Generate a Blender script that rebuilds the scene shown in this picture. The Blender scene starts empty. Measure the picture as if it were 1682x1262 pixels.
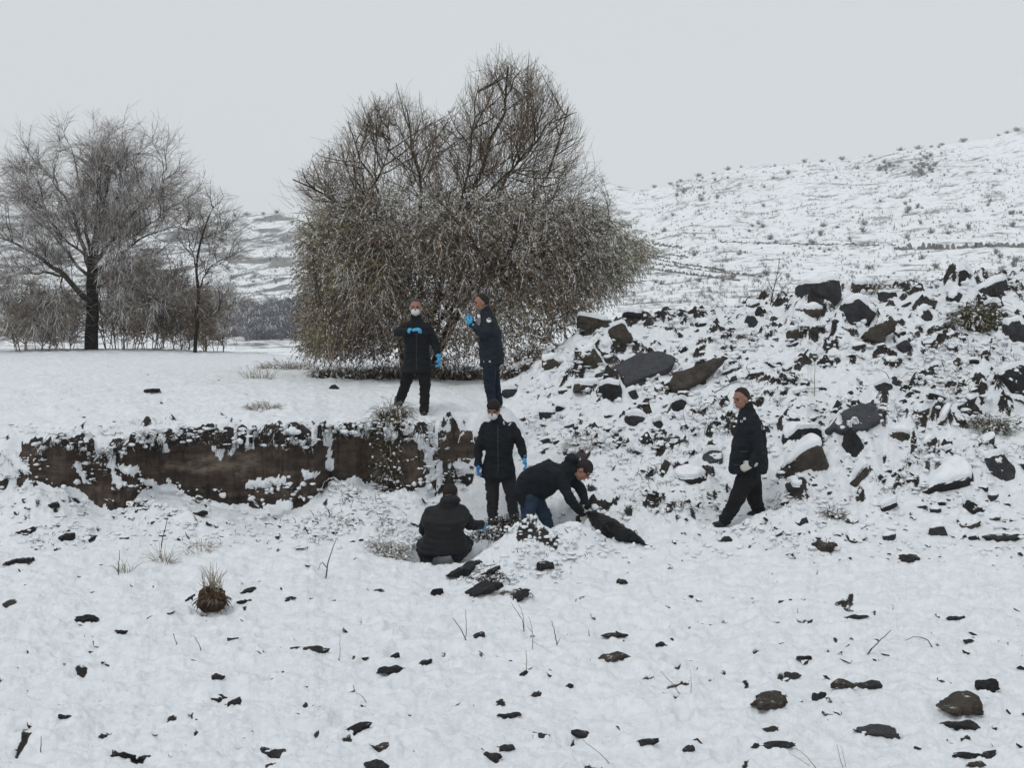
import bpy, bmesh, math, random
import numpy as np
from mathutils import Vector, Matrix, Quaternion

SC = bpy.context.scene
COL = SC.collection
random.seed(7)
RNG = np.random.RandomState(11)

# ------------------------------------------------------------------ camera
F, CX, HZ = 1803.0, 841.0, 540.0          # focal length and horizon in photo pixels; camera at the origin looks along +Y
cam = bpy.data.cameras.new('camera'); camo = bpy.data.objects.new('camera', cam); COL.objects.link(camo)
camo.location = (0, 0, 0); camo.rotation_euler = (math.radians(90), 0, 0)
cam.sensor_width = 36.0; cam.lens = 36.0 * F / 1682.0
cam.shift_y = -(631.0 - HZ) / 1682.0
cam.clip_start = 0.1; cam.clip_end = 3000.0
SC.camera = camo

# ------------------------------------------------------------------ sky and sun (overcast)
SUN_EL, SUN_AZ = math.radians(58), math.radians(215)
w = bpy.data.worlds.new('World'); SC.world = w; w.use_nodes = True
nt = w.node_tree; nt.nodes.clear()
sky = nt.nodes.new('ShaderNodeTexSky'); sky.sky_type = 'NISHITA'; sky.sun_disc = False
sky.sun_elevation = SUN_EL; sky.sun_rotation = SUN_AZ; sky.dust_density = 6.0; sky.air_density = 1.0
hs = nt.nodes.new('ShaderNodeHueSaturation'); hs.inputs['Saturation'].default_value = 0.25
mx = nt.nodes.new('ShaderNodeMix'); mx.data_type = 'RGBA'; mx.inputs[0].default_value = 0.93
mx.inputs[7].default_value = (6.30, 6.64, 6.86, 1)
bg = nt.nodes.new('ShaderNodeBackground'); bg.inputs['Strength'].default_value = 0.1
wo = nt.nodes.new('ShaderNodeOutputWorld')
nt.links.new(sky.outputs[0], hs.inputs['Color']); nt.links.new(hs.outputs[0], mx.inputs[6])
nt.links.new(mx.outputs[2], bg.inputs['Color']); nt.links.new(bg.outputs[0], wo.inputs['Surface'])
sun = bpy.data.lights.new('sun', 'SUN'); sun.energy = 0.72; sun.angle = math.radians(30); sun.color = (1.0, 0.985, 0.965)
suno = bpy.data.objects.new('sun', sun); COL.objects.link(suno)
suno.rotation_euler = (math.radians(32), 0, math.radians(-35))
SC.view_settings.view_transform = 'Standard'; SC.view_settings.look = 'None'
SC.view_settings.gamma = 1.0; SC.view_settings.use_curve_mapping = False; SC.view_settings.exposure = 0.09
SC.cycles.volume_bounces = 3

# ------------------------------------------------------------------ helpers
def P(u, v, Y):
    return Vector(((u - CX) / F * Y, Y, (HZ - v) / F * Y))

_perm = np.arange(512); np.random.RandomState(3).shuffle(_perm); _perm = np.concatenate([_perm, _perm, _perm])
_g3 = np.random.RandomState(5).normal(size=(512, 3)); _g3 /= np.linalg.norm(_g3, axis=1)[:, None]
def perlin(x, y, z=0.0):
    x, y, z = np.broadcast_arrays(np.asarray(x, float), np.asarray(y, float), np.asarray(z, float))
    xi, yi, zi = np.floor(x).astype(int), np.floor(y).astype(int), np.floor(z).astype(int)
    xf, yf, zf = x - xi, y - yi, z - zi
    u, v, w_ = [t * t * t * (t * (t * 6 - 15) + 10) for t in (xf, yf, zf)]
    xi &= 511; yi &= 511; zi &= 511
    def g(dx, dy, dz):
        h = _perm[(_perm[(_perm[(xi + dx) & 511] + yi + dy) & 511] + zi + dz) & 511]
        gg = _g3[h]
        return gg[..., 0] * (xf - dx) + gg[..., 1] * (yf - dy) + gg[..., 2] * (zf - dz)
    def L(a, b, t): return a + (b - a) * t
    return 1.5 * L(L(L(g(0,0,0), g(1,0,0), u), L(g(0,1,0), g(1,1,0), u), v),
             L(L(g(0,0,1), g(1,0,1), u), L(g(0,1,1), g(1,1,1), u), v), w_)
def fbm(x, y, z=0.0, o=4):
    s = 0; a = 1.0; n = 0
    for k in range(o):
        s = s + a * perlin(x * 2**k + 17.3 * k, y * 2**k + 9.1 * k, np.asarray(z) * 2**k); n += a; a *= 0.5
    return s / n * 1.6
def voro(x, y, seed=0):
    """cell random value, distance to the nearest border (F2-F1), tilt"""
    rs = np.random.RandomState(seed); rx = rs.rand(4096); ry = rs.rand(4096); rv = rs.rand(4096); ta = rs.rand(4096) * 6.283
    xi = np.floor(x).astype(int); yi = np.floor(y).astype(int)
    f1 = np.full(x.shape, 9.0); f2 = np.full(x.shape, 9.0); val = np.zeros(x.shape); tl = np.zeros(x.shape)
    for dx in (-1, 0, 1):
        for dy in (-1, 0, 1):
            h = ((xi + dx) * 73 + (yi + dy) * 1931) & 4095
            px = xi + dx + rx[h]; py = yi + dy + ry[h]
            d = np.hypot(x - px, y - py)
            m = d < f1
            f2 = np.where(m, f1, np.minimum(f2, d)); f1 = np.where(m, d, f1)
            val = np.where(m, rv[h], val)
            tl = np.where(m, (x - px) * np.cos(ta[h]) + (y - py) * np.sin(ta[h]), tl)
    return val, f2 - f1, tl
def sst(a, b, x):
    t = np.clip((x - a) / (b - a), 0, 1); return t * t * (3 - 2 * t)
def blur(a, r0, r1, it=2):
    for _ in range(it):
        for ax, r in ((0, r0), (1, r1)):
            if r < 1: continue
            p = np.concatenate([np.repeat(np.take(a, [0], ax), r + 1, ax), a, np.repeat(np.take(a, [-1], ax), r, ax)], ax)
            c = np.cumsum(p, ax); n = 2 * r + 1
            a = (np.take(c, range(n, c.shape[ax]), ax) - np.take(c, range(0, c.shape[ax] - n), ax)) / n
    return a

def tag(o, label=None, cat=None, group=None, kind=None):
    if label: o['label'] = label
    if cat: o['category'] = cat
    if group: o['group'] = group
    if kind: o['kind'] = kind
    return o
def link(name, me, parent=None):
    o = bpy.data.objects.new(name, me); COL.objects.link(o)
    if parent is not None: o.parent = parent
    return o
def empty(name, loc):
    o = bpy.data.objects.new(name, None); COL.objects.link(o); o.location = loc; o.empty_display_size = 0.2
    return o
def raw_mesh(name, verts, faces, mats, smooth=True, attrs=None):
    """verts (N,3) array, faces (M,k) array all of the same k"""
    verts = np.asarray(verts, np.float32); faces = np.asarray(faces, np.int32)
    me = bpy.data.meshes.new(name)
    me.vertices.add(len(verts)); me.vertices.foreach_set('co', verts.ravel())
    k = faces.shape[1]
    me.loops.add(faces.size); me.loops.foreach_set('vertex_index', faces.ravel())
    me.polygons.add(len(faces))
    me.polygons.foreach_set('loop_start', np.arange(0, faces.size, k, dtype=np.int32))
    me.polygons.foreach_set('loop_total', np.full(len(faces), k, np.int32))
    me.polygons.foreach_set('use_smooth', np.full(len(faces), smooth, bool))
    if attrs:
        for n, a in attrs.items():
            at = me.attributes.new(n, 'FLOAT', 'POINT'); at.data.foreach_set('value', np.asarray(a, np.float32).ravel())
    me.update(calc_edges=True)
    for m in (mats if isinstance(mats, (list, tuple)) else [mats]): me.materials.append(m)
    return me
def grid_faces(nr, nc):
    i = np.arange(nr - 1)[:, None] * nc + np.arange(nc - 1)[None, :]
    return np.stack([i, i + 1, i + nc + 1, i + nc], -1).reshape(-1, 4)

# ------------------------------------------------------------------ materials
class NT:
    def __init__(s, name, rough=0.8, spec=0.3):
        s.m = bpy.data.materials.new(name); s.m.use_nodes = True; s.t = s.m.node_tree
        s.b = s.t.nodes['Principled BSDF']; s.b.inputs['Roughness'].default_value = rough
        s.b.inputs['Specular IOR Level'].default_value = spec
        s.geo = s.n('NewGeometry'); s.pos = s.geo.outputs['Position']
    def n(s, t, **k):
        nd = s.t.nodes.new('ShaderNode' + t)
        for a, b in k.items(): setattr(nd, a, b)
        return nd
    def l(s, a, b): s.t.links.new(a, b)
    def noise(s, scale, detail=4, rough=0.6, vec=None, dist=0.0):
        nd = s.n('TexNoise'); nd.inputs['Scale'].default_value = scale; nd.inputs['Detail'].default_value = detail
        nd.inputs['Roughness'].default_value = rough; nd.inputs['Distortion'].default_value = dist
        s.l(vec if vec is not None else s.pos, nd.inputs['Vector']); return nd.outputs['Fac']
    def scaled(s, v3, vec=None):
        nd = s.n('VectorMath', operation='MULTIPLY'); nd.inputs[1].default_value = v3
        s.l(vec if vec is not None else s.pos, nd.inputs[0]); return nd.outputs[0]
    def math(s, op, a, b=None, clamp=False):
        nd = s.n('Math', operation=op); nd.use_clamp = clamp
        for i, q in enumerate((a, b)):
            if q is None: continue
            if isinstance(q, (int, float)): nd.inputs[i].default_value = q
            else: s.l(q, nd.inputs[i])
        return nd.outputs[0]
    def step(s, x, a, b):
        nd = s.n('MapRange'); nd.interpolation_type = 'SMOOTHSTEP'
        nd.inputs['From Min'].default_value = a; nd.inputs['From Max'].default_value = b
        s.l(x, nd.inputs['Value']); return nd.outputs['Result']
    def mix(s, f, a, b):
        nd = s.n('Mix', data_type='RGBA')
        for i, q in ((0, f), (6, a), (7, b)):
            if isinstance(q, (int, float)): nd.inputs[i].default_value = q
            elif isinstance(q, tuple): nd.inputs[i].default_value = (*q, 1)
            else: s.l(q, nd.inputs[i])
        return nd.outputs[2]
    def attr(s, name):
        nd = s.n('Attribute'); nd.attribute_name = name; return nd.outputs['Fac']
    def nz(s, true=False):
        sp = s.n('SeparateXYZ'); s.l(s.geo.outputs['True Normal' if true else 'Normal'], sp.inputs[0]); return sp.outputs['Z']
    def bump(s, h, strength=0.5, dist=0.01):
        nd = s.n('Bump'); nd.inputs['Strength'].default_value = strength; nd.inputs['Distance'].default_value = dist
        s.l(h, nd.inputs['Height']); s.l(nd.outputs[0], s.b.inputs['Normal'])
    def color(s, c):
        if isinstance(c, tuple): s.b.inputs['Base Color'].default_value = (*c, 1)
        else: s.l(c, s.b.inputs['Base Color'])
        return s.m

SNOW = (0.82, 0.845, 0.87); SNOW2 = (0.73, 0.76, 0.79)
def snow_col(t):
    return t.mix(t.step(t.noise(9, 5, 0.65), 0.35, 0.65), SNOW, SNOW2)

def m_ground():
    t = NT('snowy_ground', 0.7, 0.25)
    n1 = t.noise(14, 5, 0.7); n2 = t.noise(3.0, 5, 0.6); n3 = t.noise(60, 3, 0.6)
    soil = t.math('ADD', t.attr('soil'), t.math('MULTIPLY', t.math('SUBTRACT', t.noise(38, 4, 0.7), 0.5), 0.9))
    f = t.step(soil, 0.42, 0.58)
    dirt = t.mix(t.step(n1, 0.38, 0.62), (0.011, 0.010, 0.010), (0.034, 0.029, 0.026))
    dirt = t.mix(t.step(n2, 0.52, 0.72), dirt, (0.060, 0.049, 0.040))
    # cut bank: packed brown earth with faint beds and pale dry patches
    bands = t.noise(1.0, 5, 0.6, t.scaled((1.2, 1.2, 9.0)))
    clay = t.mix(t.step(bands, 0.38, 0.62), (0.040, 0.028, 0.021), (0.092, 0.066, 0.050))
    clay = t.mix(t.step(n1, 0.45, 0.75), clay, (0.034, 0.024, 0.018))
    clay = t.mix(t.step(t.noise(1.0, 4, 0.7, t.scaled((14, 14, 2.2))), 0.5, 0.68), clay, (0.022, 0.015, 0.011))
    clay = t.mix(t.math('MULTIPLY', t.step(t.noise(2.1, 5, 0.7), 0.5, 0.7), 0.6), clay, (0.10, 0.076, 0.060))
    tan = t.math('MULTIPLY', t.attr('tan'), t.step(t.noise(1.0, 6, 0.75, t.scaled((3.5, 3.5, 11))), 0.36, 0.62))
    clay = t.mix(t.math('MULTIPLY', t.step(t.math('ADD', t.attr('edge_dark'), t.math('MULTIPLY', t.math('SUBTRACT', t.noise(4, 5, .7), .5), 1.1)), 0.42, 0.72), 0.7), clay, (0.014, 0.010, 0.008))  # clay made darker towards the top and the foot of the bank
    clay = t.mix(tan, clay, (0.17, 0.135, 0.11))
    earth = t.mix(t.attr('cliff'), dirt, clay)
    sn = snow_col(t)
    # frosted litter: fine brown grey speckle where grass pokes through the cover
    sp = t.math('MULTIPLY', t.step(t.noise(46, 3, 0.75), 0.56, 0.70), t.attr('speck'))
    sn = t.mix(sp, sn, (0.16, 0.13, 0.10))
    t.bump(t.math('ADD', n3, t.math('MULTIPLY', n1, 2.0)), 0.55, 0.02)
    return t.color(t.mix(f, sn, earth))
def m_rock(name, c1, c2, thr=0.62, snow=True, grain=30):
    t = NT(name, 0.85, 0.3)
    base = t.mix(t.step(t.noise(6, 6, 0.7), 0.35, 0.65), c1, c2)
    base = t.mix(t.step(t.noise(grain * 3, 2, 0.5), 0.6, 0.7), base, tuple(min(1, q * 2.2) for q in c2))
    t.bump(t.noise(grain, 6, 0.7), 0.8, 0.02)
    if snow:
        s = t.math('ADD', t.nz(True), t.math('MULTIPLY', t.math('SUBTRACT', t.noise(12, 5, 0.7), 0.5), 0.8))
        base = t.mix(t.step(s, thr, thr + 0.12), base, SNOW)
    return t.color(base)
def m_snow(name='snow'):
    t = NT(name, 0.7, 0.25); t.bump(t.math('ADD', t.noise(55, 4, 0.6), t.noise(14, 4, .6)), 0.5, 0.015)
    return t.color(snow_col(t))
def m_twig(name, c1, c2, snowamt, sc=(0.74, 0.75, 0.77), thr=0.35, ns=1.1):
    t = NT(name, 0.9, 0.15)
    base = t.mix(t.step(t.noise(3.0, 3, 0.6), 0.4, 0.6), c1, c2)
    s = t.math('ADD', t.nz(True), t.math('MULTIPLY', t.math('SUBTRACT', t.noise(ns, 4, 0.6), 0.5), 1.6 if ns < 2 else 2.6))
    return t.color(t.mix(t.math('MULTIPLY', t.step(s, thr, thr + 0.3), snowamt), base, sc))
def m_leaf(name, cols, snowamt=0.85):
    t = NT(name, 0.8, 0.2); a = t.attr('tint')
    r = t.n('ValToRGB'); e = r.color_ramp.elements
    e[0].position = 0; e[0].color = (*cols[0], 1); e[1].position = 1; e[1].color = (*cols[-1], 1)
    for i, c in enumerate(cols[1:-1]):
        q = e.new((i + 1) / (len(cols) - 1)); q.color = (*c, 1)
    t.l(a, r.inputs[0])
    t.b.inputs['Transmission Weight'].default_value = 0.0
    sn = t.attr('frost')
    return t.color(t.mix(t.math('MULTIPLY', sn, snowamt), r.outputs[0], (0.72, 0.74, 0.75)))
def m_cloth(name, c, rough=0.85, scale=180, var=0.35):
    t = NT(name, rough, 0.2)
    c2 = tuple(q * (1 + var) + 0.002 for q in c)
    t.bump(t.math('ADD', t.noise(scale, 3, 0.6), t.math('MULTIPLY', t.noise(9, 4, 0.6), 5.0)), 0.4, 0.01)
    return t.color(t.mix(t.step(t.noise(7, 5, 0.65), 0.35, 0.65), c, c2))
def m_plain(name, c, rough=0.6, scale=60):
    t = NT(name, rough, 0.3); t.bump(t.noise(scale, 3, 0.5), 0.15, 0.004)
    return t.color(t.mix(t.noise(25, 3, 0.5), c, tuple(q * 0.85 for q in c)))

M = dict(
    ground=m_ground(), snow=m_snow(),
    rock_dark=m_rock('dark_basalt', (0.016, 0.016, 0.018), (0.038, 0.038, 0.042)),
    rock_grey=m_rock('grey_slab', (0.036, 0.037, 0.042), (0.060, 0.062, 0.068), thr=1.4, snow=False, grain=40),
    rock_brown=m_rock('brown_stone', (0.028, 0.023, 0.018), (0.066, 0.054, 0.041)),
    rock_black=m_rock('black_stone', (0.008, 0.008, 0.009), (0.020, 0.020, 0.022)),
    pebble=m_rock('small_rubble', (0.012, 0.012, 0.012), (0.045, 0.040, 0.036), thr=0.50),
)

# ------------------------------------------------------------------ the near ground
# surface tables: for a depth Y (metres) and an image column u, the row v where the ground is seen
UC = np.array([-320, 0, 200, 400, 600, 720, 820, 900, 1000, 1150, 1300, 1450, 1682, 2002], float)
LOW = [ # the pit floor, foreground and the rubble slope on the right
 (3.5,  None, -2.72), (10.0, None, -2.76),
 (12.0, [935, 930, 936, 940, 948, 955, 950, 946, 950, 935, 925, 915, 908, 895]),
 (13.0, [885, 880, 885, 888, 900, 924, 908, 905, 900, 882, 872, 862, 850, 835]),
 (14.0, [838, 832, 838, 838, 848, 878, 884, 868, 848, 828, 812, 800, 786, 770]),
 (15.0, [795, 792, 806, 802, 815, 832, 846, 800, 780, 762, 745, 728, 718, 700]),
 (16.0, [780, 778, 780, 780, 790, 790, 770, 735, 715, 700, 680, 662, 652, 635]),
 (17.5, [770, 770, 770, 770, 770, 740, 690, 668, 650, 630, 605, 590, 578, 560]),
 (19.0, [760, 760, 760, 760, 730, 700, 655, 612, 585, 572, 550, 530, 515, 500]),
 (20.5, [750, 750, 750, 740, 700, 670, 636, 590, 545, 535, 515, 495, 480, 462]),
 (22.0, [740, 740, 740, 730, 690, 650, 628, 592, 528, 522, 492, 476, 458, 440]),
 (24.0, [730, 730, 730, 700, 670, 640, 620, 600, 545, 528, 500, 486, 462, 440]),
 (30.0, [700, 700, 700, 680, 640, 612, 605, 598, 560, 535, 525, 510, 495, 470]),
 (42.0, [640, 640, 640, 620, 610, 600, 595, 580, 545, 528, 522, 512, 500, 470]),
]
UP = [  # the terrace behind the cut bank, on the left
 (12.0, [770, 768, 765, 762, 760, 760, 760] + [760] * 7),
 (14.0, [742, 738, 722, 712, 706, 706, 716] + [716] * 7),
 (15.0, [712, 708, 704, 698, 696, 698, 708] + [700] * 7),
 (16.3, [688, 686, 684, 682, 681, 684, 686] + [680] * 7),
 (20.0, [640, 640, 640, 640, 640, 644, 640] + [625] * 7),
 (25.0, [606, 607, 608, 611, 616, 618, 616] + [604] * 7),
 (30.0, [586, 587, 587, 592, 602, 606, 604] + [598] * 7),
 (35.0, [573, 575, 574, 580, 596, 600, 598] + [590] * 7),
 (38.0, [574, 576, 576, 582, 596, 600, 598] + [590] * 7),
 (42.0, [590, 592, 592, 592, 604, 606, 600] + [590] * 7),
]
def table(tab, U, Y):
    ys = np.array([r[0] for r in tab])
    Z = []
    for r in tab:
        if r[1] is None: Z.append(np.full(len(UC), r[2]))
        else: Z.append((HZ - np.array(r[1], float)) / F * r[0])
    Z = np.array(Z)
    # along u first, for each table row, then along Y
    zu = np.stack([np.interp(U, UC, Z[i]) for i in range(len(ys))], 0)      # (k, nr, nc)
    idx = np.clip(np.searchsorted(ys, Y) - 1, 0, len(ys) - 2)
    t = np.clip((Y - ys[idx]) / (ys[idx + 1] - ys[idx]), 0, 1)
    a = np.take_along_axis(zu, idx[None], 0)[0]; b = np.take_along_axis(zu, idx[None] + 1, 0)[0]
    return a + (b - a) * t

NC = 860
us = np.linspace(-320, 2002, NC)
ycl = np.interp(us, [-320, -60, 30, 60, 120, 215, 245, 300, 400, 440, 470, 515, 540, 600, 700, 722, 745, 790, 900, 2002],
                    [14.3, 14.2, 14.25, 14.1, 14.0, 13.95, 14.2, 14.45, 14.5, 14.35, 14.15, 14.3, 14.8, 15.0, 15.0, 15.1, 15.5, 15.7, 15.7, 15.7])
ycl = ycl + 0.22 * fbm(us / 70, us * 0, 3.3, 6)
wcl = np.interp(us, [-320, 20, 60, 700, 722, 745, 775, 840, 2002], [0.5, 0.35, 0.11, 0.11, 0.45, 0.8, 1.1, 1.8, 1.8])
r1 = np.geomspace(1, 1000, 300)
nA, nB, nD = 340, 56, 400
tA = np.linspace(0, 1, nA, endpoint=False); tB = np.linspace(0, 1, nB, endpoint=False); tD = np.linspace(0, 1, nD)
YA = 4.4 * (((ycl - 0.09) / 4.4)[None, :] ** tA[:, None])
YB = (ycl - 0.09)[None, :] + 0.18 * tB[:, None]
YD = (ycl + 0.09)[None, :] * ((42.0 / (ycl + 0.09))[None, :] ** (tD[:, None] ** 1.15))
YY = np.concatenate([YA, YB, YD], 0); NR = YY.shape[0]
UU = np.repeat(us[None, :], NR, 0)
XX = (UU - CX) / F * YY
low = blur(table(LOW, UU, YY), 14, 18, 2)
up = blur(table(UP, UU, YY), 14, 18, 2)
t_c = np.clip((YY - ycl[None]) / wcl[None] + 0.5, 0, 1)
right = sst(760, 860, UU)
tt = t_c * t_c * (3 - 2 * t_c) * (1 - right)
face = 4 * tt * (1 - tt) * (1 - sst(702, 716, UU + 6 * fbm(YY * 3, UU / 20, 2, 3))) * sst(30, 75, UU)
low = low - np.interp(UU, [-320, 0, 30, 60, 120, 200, 230, 300, 370, 450, 490, 540, 600, 700, 730], [0, -8, -20, -30, -6, 12, -14, -6, 8, 34, 12, -20, -16, 0, 0]) / F * YY * sst(12.9, 13.8, YY) * (1 - right)
base = low + (up - low) * tt
base = base - 0.30 * np.clip(fbm(XX * 1.1, YY * 0, 8.8, 3) - .05, 0, 1) * np.exp(-((YY - ycl[None] - .1) / .45) ** 2) * (tt > .02) * (1 - right)
# steps where people stand: the ground is trodden level there   (u, v, Y, radius m)
PADS = [(652, 668, 16.3, .35), (697, 685, 16.1, .4), (815, 669, 16.2, .40), (812, 868, 14.8, .5), (845, 868, 14.9, .4),
        (868, 893, 13.9, .4), (905, 897, 13.8, .4), (702, 931, 12.75, .3), (750, 927, 12.8, .35), (1187, 866, 13.4, .4), (1250, 846, 13.7, .4)]
def lump(u, v, Y, rx, ry, h):
    """a mound centred where column u has depth Y"""
    global base
    x0 = (u - CX) / F * Y
    d = ((XX - x0) / rx) ** 2 + ((YY - Y) / ry) ** 2
    base = base + h * np.exp(-d)
lump(862, 0, 12.35, .40, .27, .46); lump(945, 0, 12.6, .38, .26, .38); lump(790, 0, 12.0, .34, .24, .16); lump(1010, 0, 13.0, .3, .2, .08)
lump(1290, 0, 12.9, .6, .3, .14); lump(600, 0, 13.7, .5, .35, .16); lump(650, 0, 14.3, .5, .3, .14)
lump(480, 0, 13.7, .25, .2, .10); lump(1130, 0, 13.6, .4, .3, .12); lump(1450, 0, 15.0, .7, .4, .25)
lump(1600, 0, 14.2, .6, .35, .22); lump(1380, 0, 18.0, .9, .6, .2); lump(1560, 0, 19.5, .9, .6, .3)
# roughness map
R = 0.15 + 0.22 * sst(11.2, 12.6, YY) * (1 - tt) * sst(-.3, .4, fbm(XX * .8, YY * .9, 55, 3)) + 0.8 * sst(840, 960, UU + 30 * fbm(XX, YY, 4)) * sst(12.3, 13.6, YY - 0.4 * sst(1100, 1682, UU)) * (1 - sst(23.5, 26, YY))
R = np.maximum(R, 0.55 * sst(12.2, 13.3, YY) * (1 - tt) * (1 - right) )
R = np.maximum(R, (0.42 - 0.2 * sst(18, 22, YY)) * tt * (1 - sst(28, 33, YY)))
R = np.maximum(R, 0.95 * np.exp(-(((UU - 870) / 110) ** 2 + ((YY - 12.3) / .5) ** 2)))
R = np.maximum(R, 0.65 * (np.abs(YY - ycl[None]) < 0.6) * (1 - right))
R = R + 0.12 * sst(0.1, 0.6, fbm(XX * 0.5, YY * 0.5, 7.7)) * (YY < 12)
R = blur(R, 6, 6, 1)
c_, s_ = math.cos(0.5), math.sin(0.5)
XR, YR = XX * c_ + YY * s_, -XX * s_ + YY * c_
v1, e1, t1 = voro(XR * 1.6 + .3 * fbm(XX * 3, YY * 3, 1), YR * 2.6 + .3 * fbm(XX * 3, YY * 3, 2), 1)
v2, e2, t2 = voro(XR * 5.0 + .3 * fbm(XX * 6, YY * 6, 3), YR * 7.5, 2)
pt = sst(-0.35, 0.35, fbm(XX * 0.9 + 5, YY * 1.3, 17, 3)); wv = 0.5 * fbm(XX * 2.5, YY * 2.5, 44, 3)
v4, e4, t4 = voro(XR * 3.2 + wv, YR * 4.2 + wv, 6)
rough = R * (0.17 * (v1 ** 2) * sst(0, .35, e1) + 0.14 * v1 * t1 + pt * (0.13 * (v4 ** 2.5) * sst(0, .35, e4) + 0.10 * v4 * t4)
             + pt * 0.07 * (v2 ** 3) * sst(0, .4, e2)) + R * 0.11 * np.abs(fbm(XR * 2.2, YR * 3.0, 0, 4)) + R * .035 * fbm(XR * 9, YR * 12, 5, 3)
zr = base + rough + 0.035 * fbm(XX * 0.8, YY * 0.8, 9, 3) * (1 - face)
# a little more raw stone breaking the cover of the foreground
fg = (1 - sst(12.0, 13.0, YY))
cl = sst(-0.15, 0.45, fbm(XX * 0.45 + 3, YY * 0.8, 21, 3)) * (0.35 + 0.65 * sst(800, 1500, UU))
sm = blur(zr, 5, 4, 2)
cover = 0.030 + 0.022 * fbm(XX * 2.2, YY * 2.2, 5, 3) - 0.006 * fbm(XX * 7, YY * 7, 6, 3)
cover = cover * (1 - 0.35 * R) + 0.016 * fg
zs = sm + cover - 0.014 * R
lumps = 0.034 * fbm(XX * 1.6, YY * 2.2, 31, 3) + 0.026 * fbm(XX * 4.2, YY * 5.0, 32, 3) + 0.016 * np.abs(fbm(XX * 9, YY * 9, 33, 3)) - .010 * np.abs(fbm(XX * 14, YY * 14, 36, 2))
# trodden dimples and wind scoops
dv, de, dt = voro(XX * 2.6, YY * 2.9, 9)
lumps = lumps * (1 + 1.0 * fg) + .035 * fg * fbm(XX * .9, YY * 1.4, 37, 3) + 0.012 * tt * np.abs(fbm(XX * 6, YY * 5, 34, 3)) - 0.048 * (dv > 0.40) * (1 - sst(0.0, 0.45, 1 - de)) * fg
clod = R * (0.050 * (.5 - np.abs(fbm(XX * 5.5, YY * 5.5, 41, 2))) + 0.034 * (.4 - np.abs(fbm(XX * 11, YY * 11, 43, 2))) + 0.012 * fbm(XX * 22, YY * 22, 42, 2))
# boot prints round the men and across the near field
prs = np.random.RandomState(99); trails = []
for (u0, Y0_, u1, Y1_, n_) in [(730, 12.4, 640, 9.0, 14), (1215, 13.2, 1420, 13.0, 9), (1215, 13.3, 1010, 13.2, 12), (850, 14.2, 1000, 13.6, 9), (760, 13.2, 840, 14.3, 9), (690, 16.0, 760, 18.5, 9), (800, 15.8, 690, 16.2, 7),
                               (640, 9.0, 560, 5.5, 16), (1000, 12.9, 1120, 9.0, 14), (1120, 9.0, 1180, 5.5, 14), (300, 11.5, 680, 12.3, 22), (900, 13.9, 980, 13.3, 8)]:
    a0 = np.array([(u0 - CX) / F * Y0_, Y0_]); a1 = np.array([(u1 - CX) / F * Y1_, Y1_]); d = (a1 - a0) / np.linalg.norm(a1 - a0); s_n = np.array([-d[1], d[0]])
    m = max(2, int(np.linalg.norm(a1 - a0) / .62))
    for q in range(m + 1):
        c = a0 + (a1 - a0) * q / m + s_n * (.11 if q % 2 else -.11) + prs.normal(size=2) * .05; trails.append((c, math.atan2(d[1], d[0]) + prs.normal() * .15))
for (u0, Y0_) in [(730, 12.7), (780, 12.9), (880, 13.8), (930, 13.6), (830, 14.6), (1210, 13.4), (680, 16.1), (800, 16.0), (960, 13.3)]:
    for _ in range(9):
        trails.append((np.array([(u0 - CX) / F * Y0_, Y0_]) + prs.normal(size=2) * .38, prs.rand() * 6.28))
prints = np.zeros_like(XX)
for c, an in trails:
    jc = int(np.clip((c[0] / c[1] * F + CX - us[0]) / (us[1] - us[0]), 12, NC - 13)); hw = int(.3 / (c[1] / F * (us[1] - us[0]))) + 2
    rr = np.where(np.abs(YY[:, jc] - c[1]) < .3)[0]
    if not len(rr): continue
    sl = (slice(rr[0], rr[-1] + 1), slice(max(0, jc - hw), jc + hw + 1)); dx = XX[sl] - c[0]; dy = YY[sl] - c[1]
    l_ = dx * math.cos(an) + dy * math.sin(an); w_ = -dx * math.sin(an) + dy * math.cos(an); q = (l_ / .15) ** 2 + (w_ / .06) ** 2
    prints[sl] += -.055 * np.exp(-q ** 2) + .014 * np.exp(-(np.sqrt(q) - 1.45) ** 2 * 9)

zs = zs + lumps * (1 - 0.5 * R) + clod + prints; zr = zr + np.minimum(prints, 0)
for (u, v, Y, r) in PADS:
    x0 = (u - CX) / F * Y; z0 = (HZ - v) / F * Y
    k = np.exp(-(((XX - x0) ** 2 + (YY - Y) ** 2) / r ** 2) ** 2)
    zs = zs + (z0 - zs) * k; zr = zr + (z0 - 0.05 - zr) * k
GY, GX = np.gradient(zr)
dY = np.gradient(YY, axis=0); dX = np.gradient(XX, axis=1)
slope = np.hypot(GY / np.maximum(dY, 1e-4), GX / np.maximum(dX, 1e-4))
thr = 0.86 + 0.7 * fbm(XX * 3, YY * 3, 51, 3) + 1.2 * (1 - R)
expo = (zr > zs) & (slope > thr)
noise_e = np.maximum(fbm(XX * 3.2, YY * 6.0, 61, 4), fbm(XX * 6.5, YY * 7.5, 62, 3) - .02 - .14 * (1 - sst(-.2, .3, fbm(XX * .9, YY * .9, 63, 3))))
expo2 = (noise_e > 0.635 - 0.09 * R - 0.14 * cl * fg - 0.02 * tt)          # scoured patches
z = np.where(expo, zr, np.maximum(zs, zr + 0.012))
soil = np.maximum(expo.astype(float), 0.0)
soil = np.maximum(soil, expo2 * 1.0 * (face < 0.05))
z = z - 0.035 * blur(expo2.astype(float), 1, 1, 1) * (face < 0.05)
fz = np.clip(face * 3, 0, 1)
top_n = fbm(XX * 5, YY * 1 + z * 5, 71, 4)
bankm = (tt > 0.03 + 0.22 * np.clip(fbm(XX * 3, z * 2, 73, 4), -.1, 1)) & (tt < 0.86 + 0.40 * fbm(XX * 4.5, z * 3, 72, 4) + 0.1 * top_n) & (face > 0.02)
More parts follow.
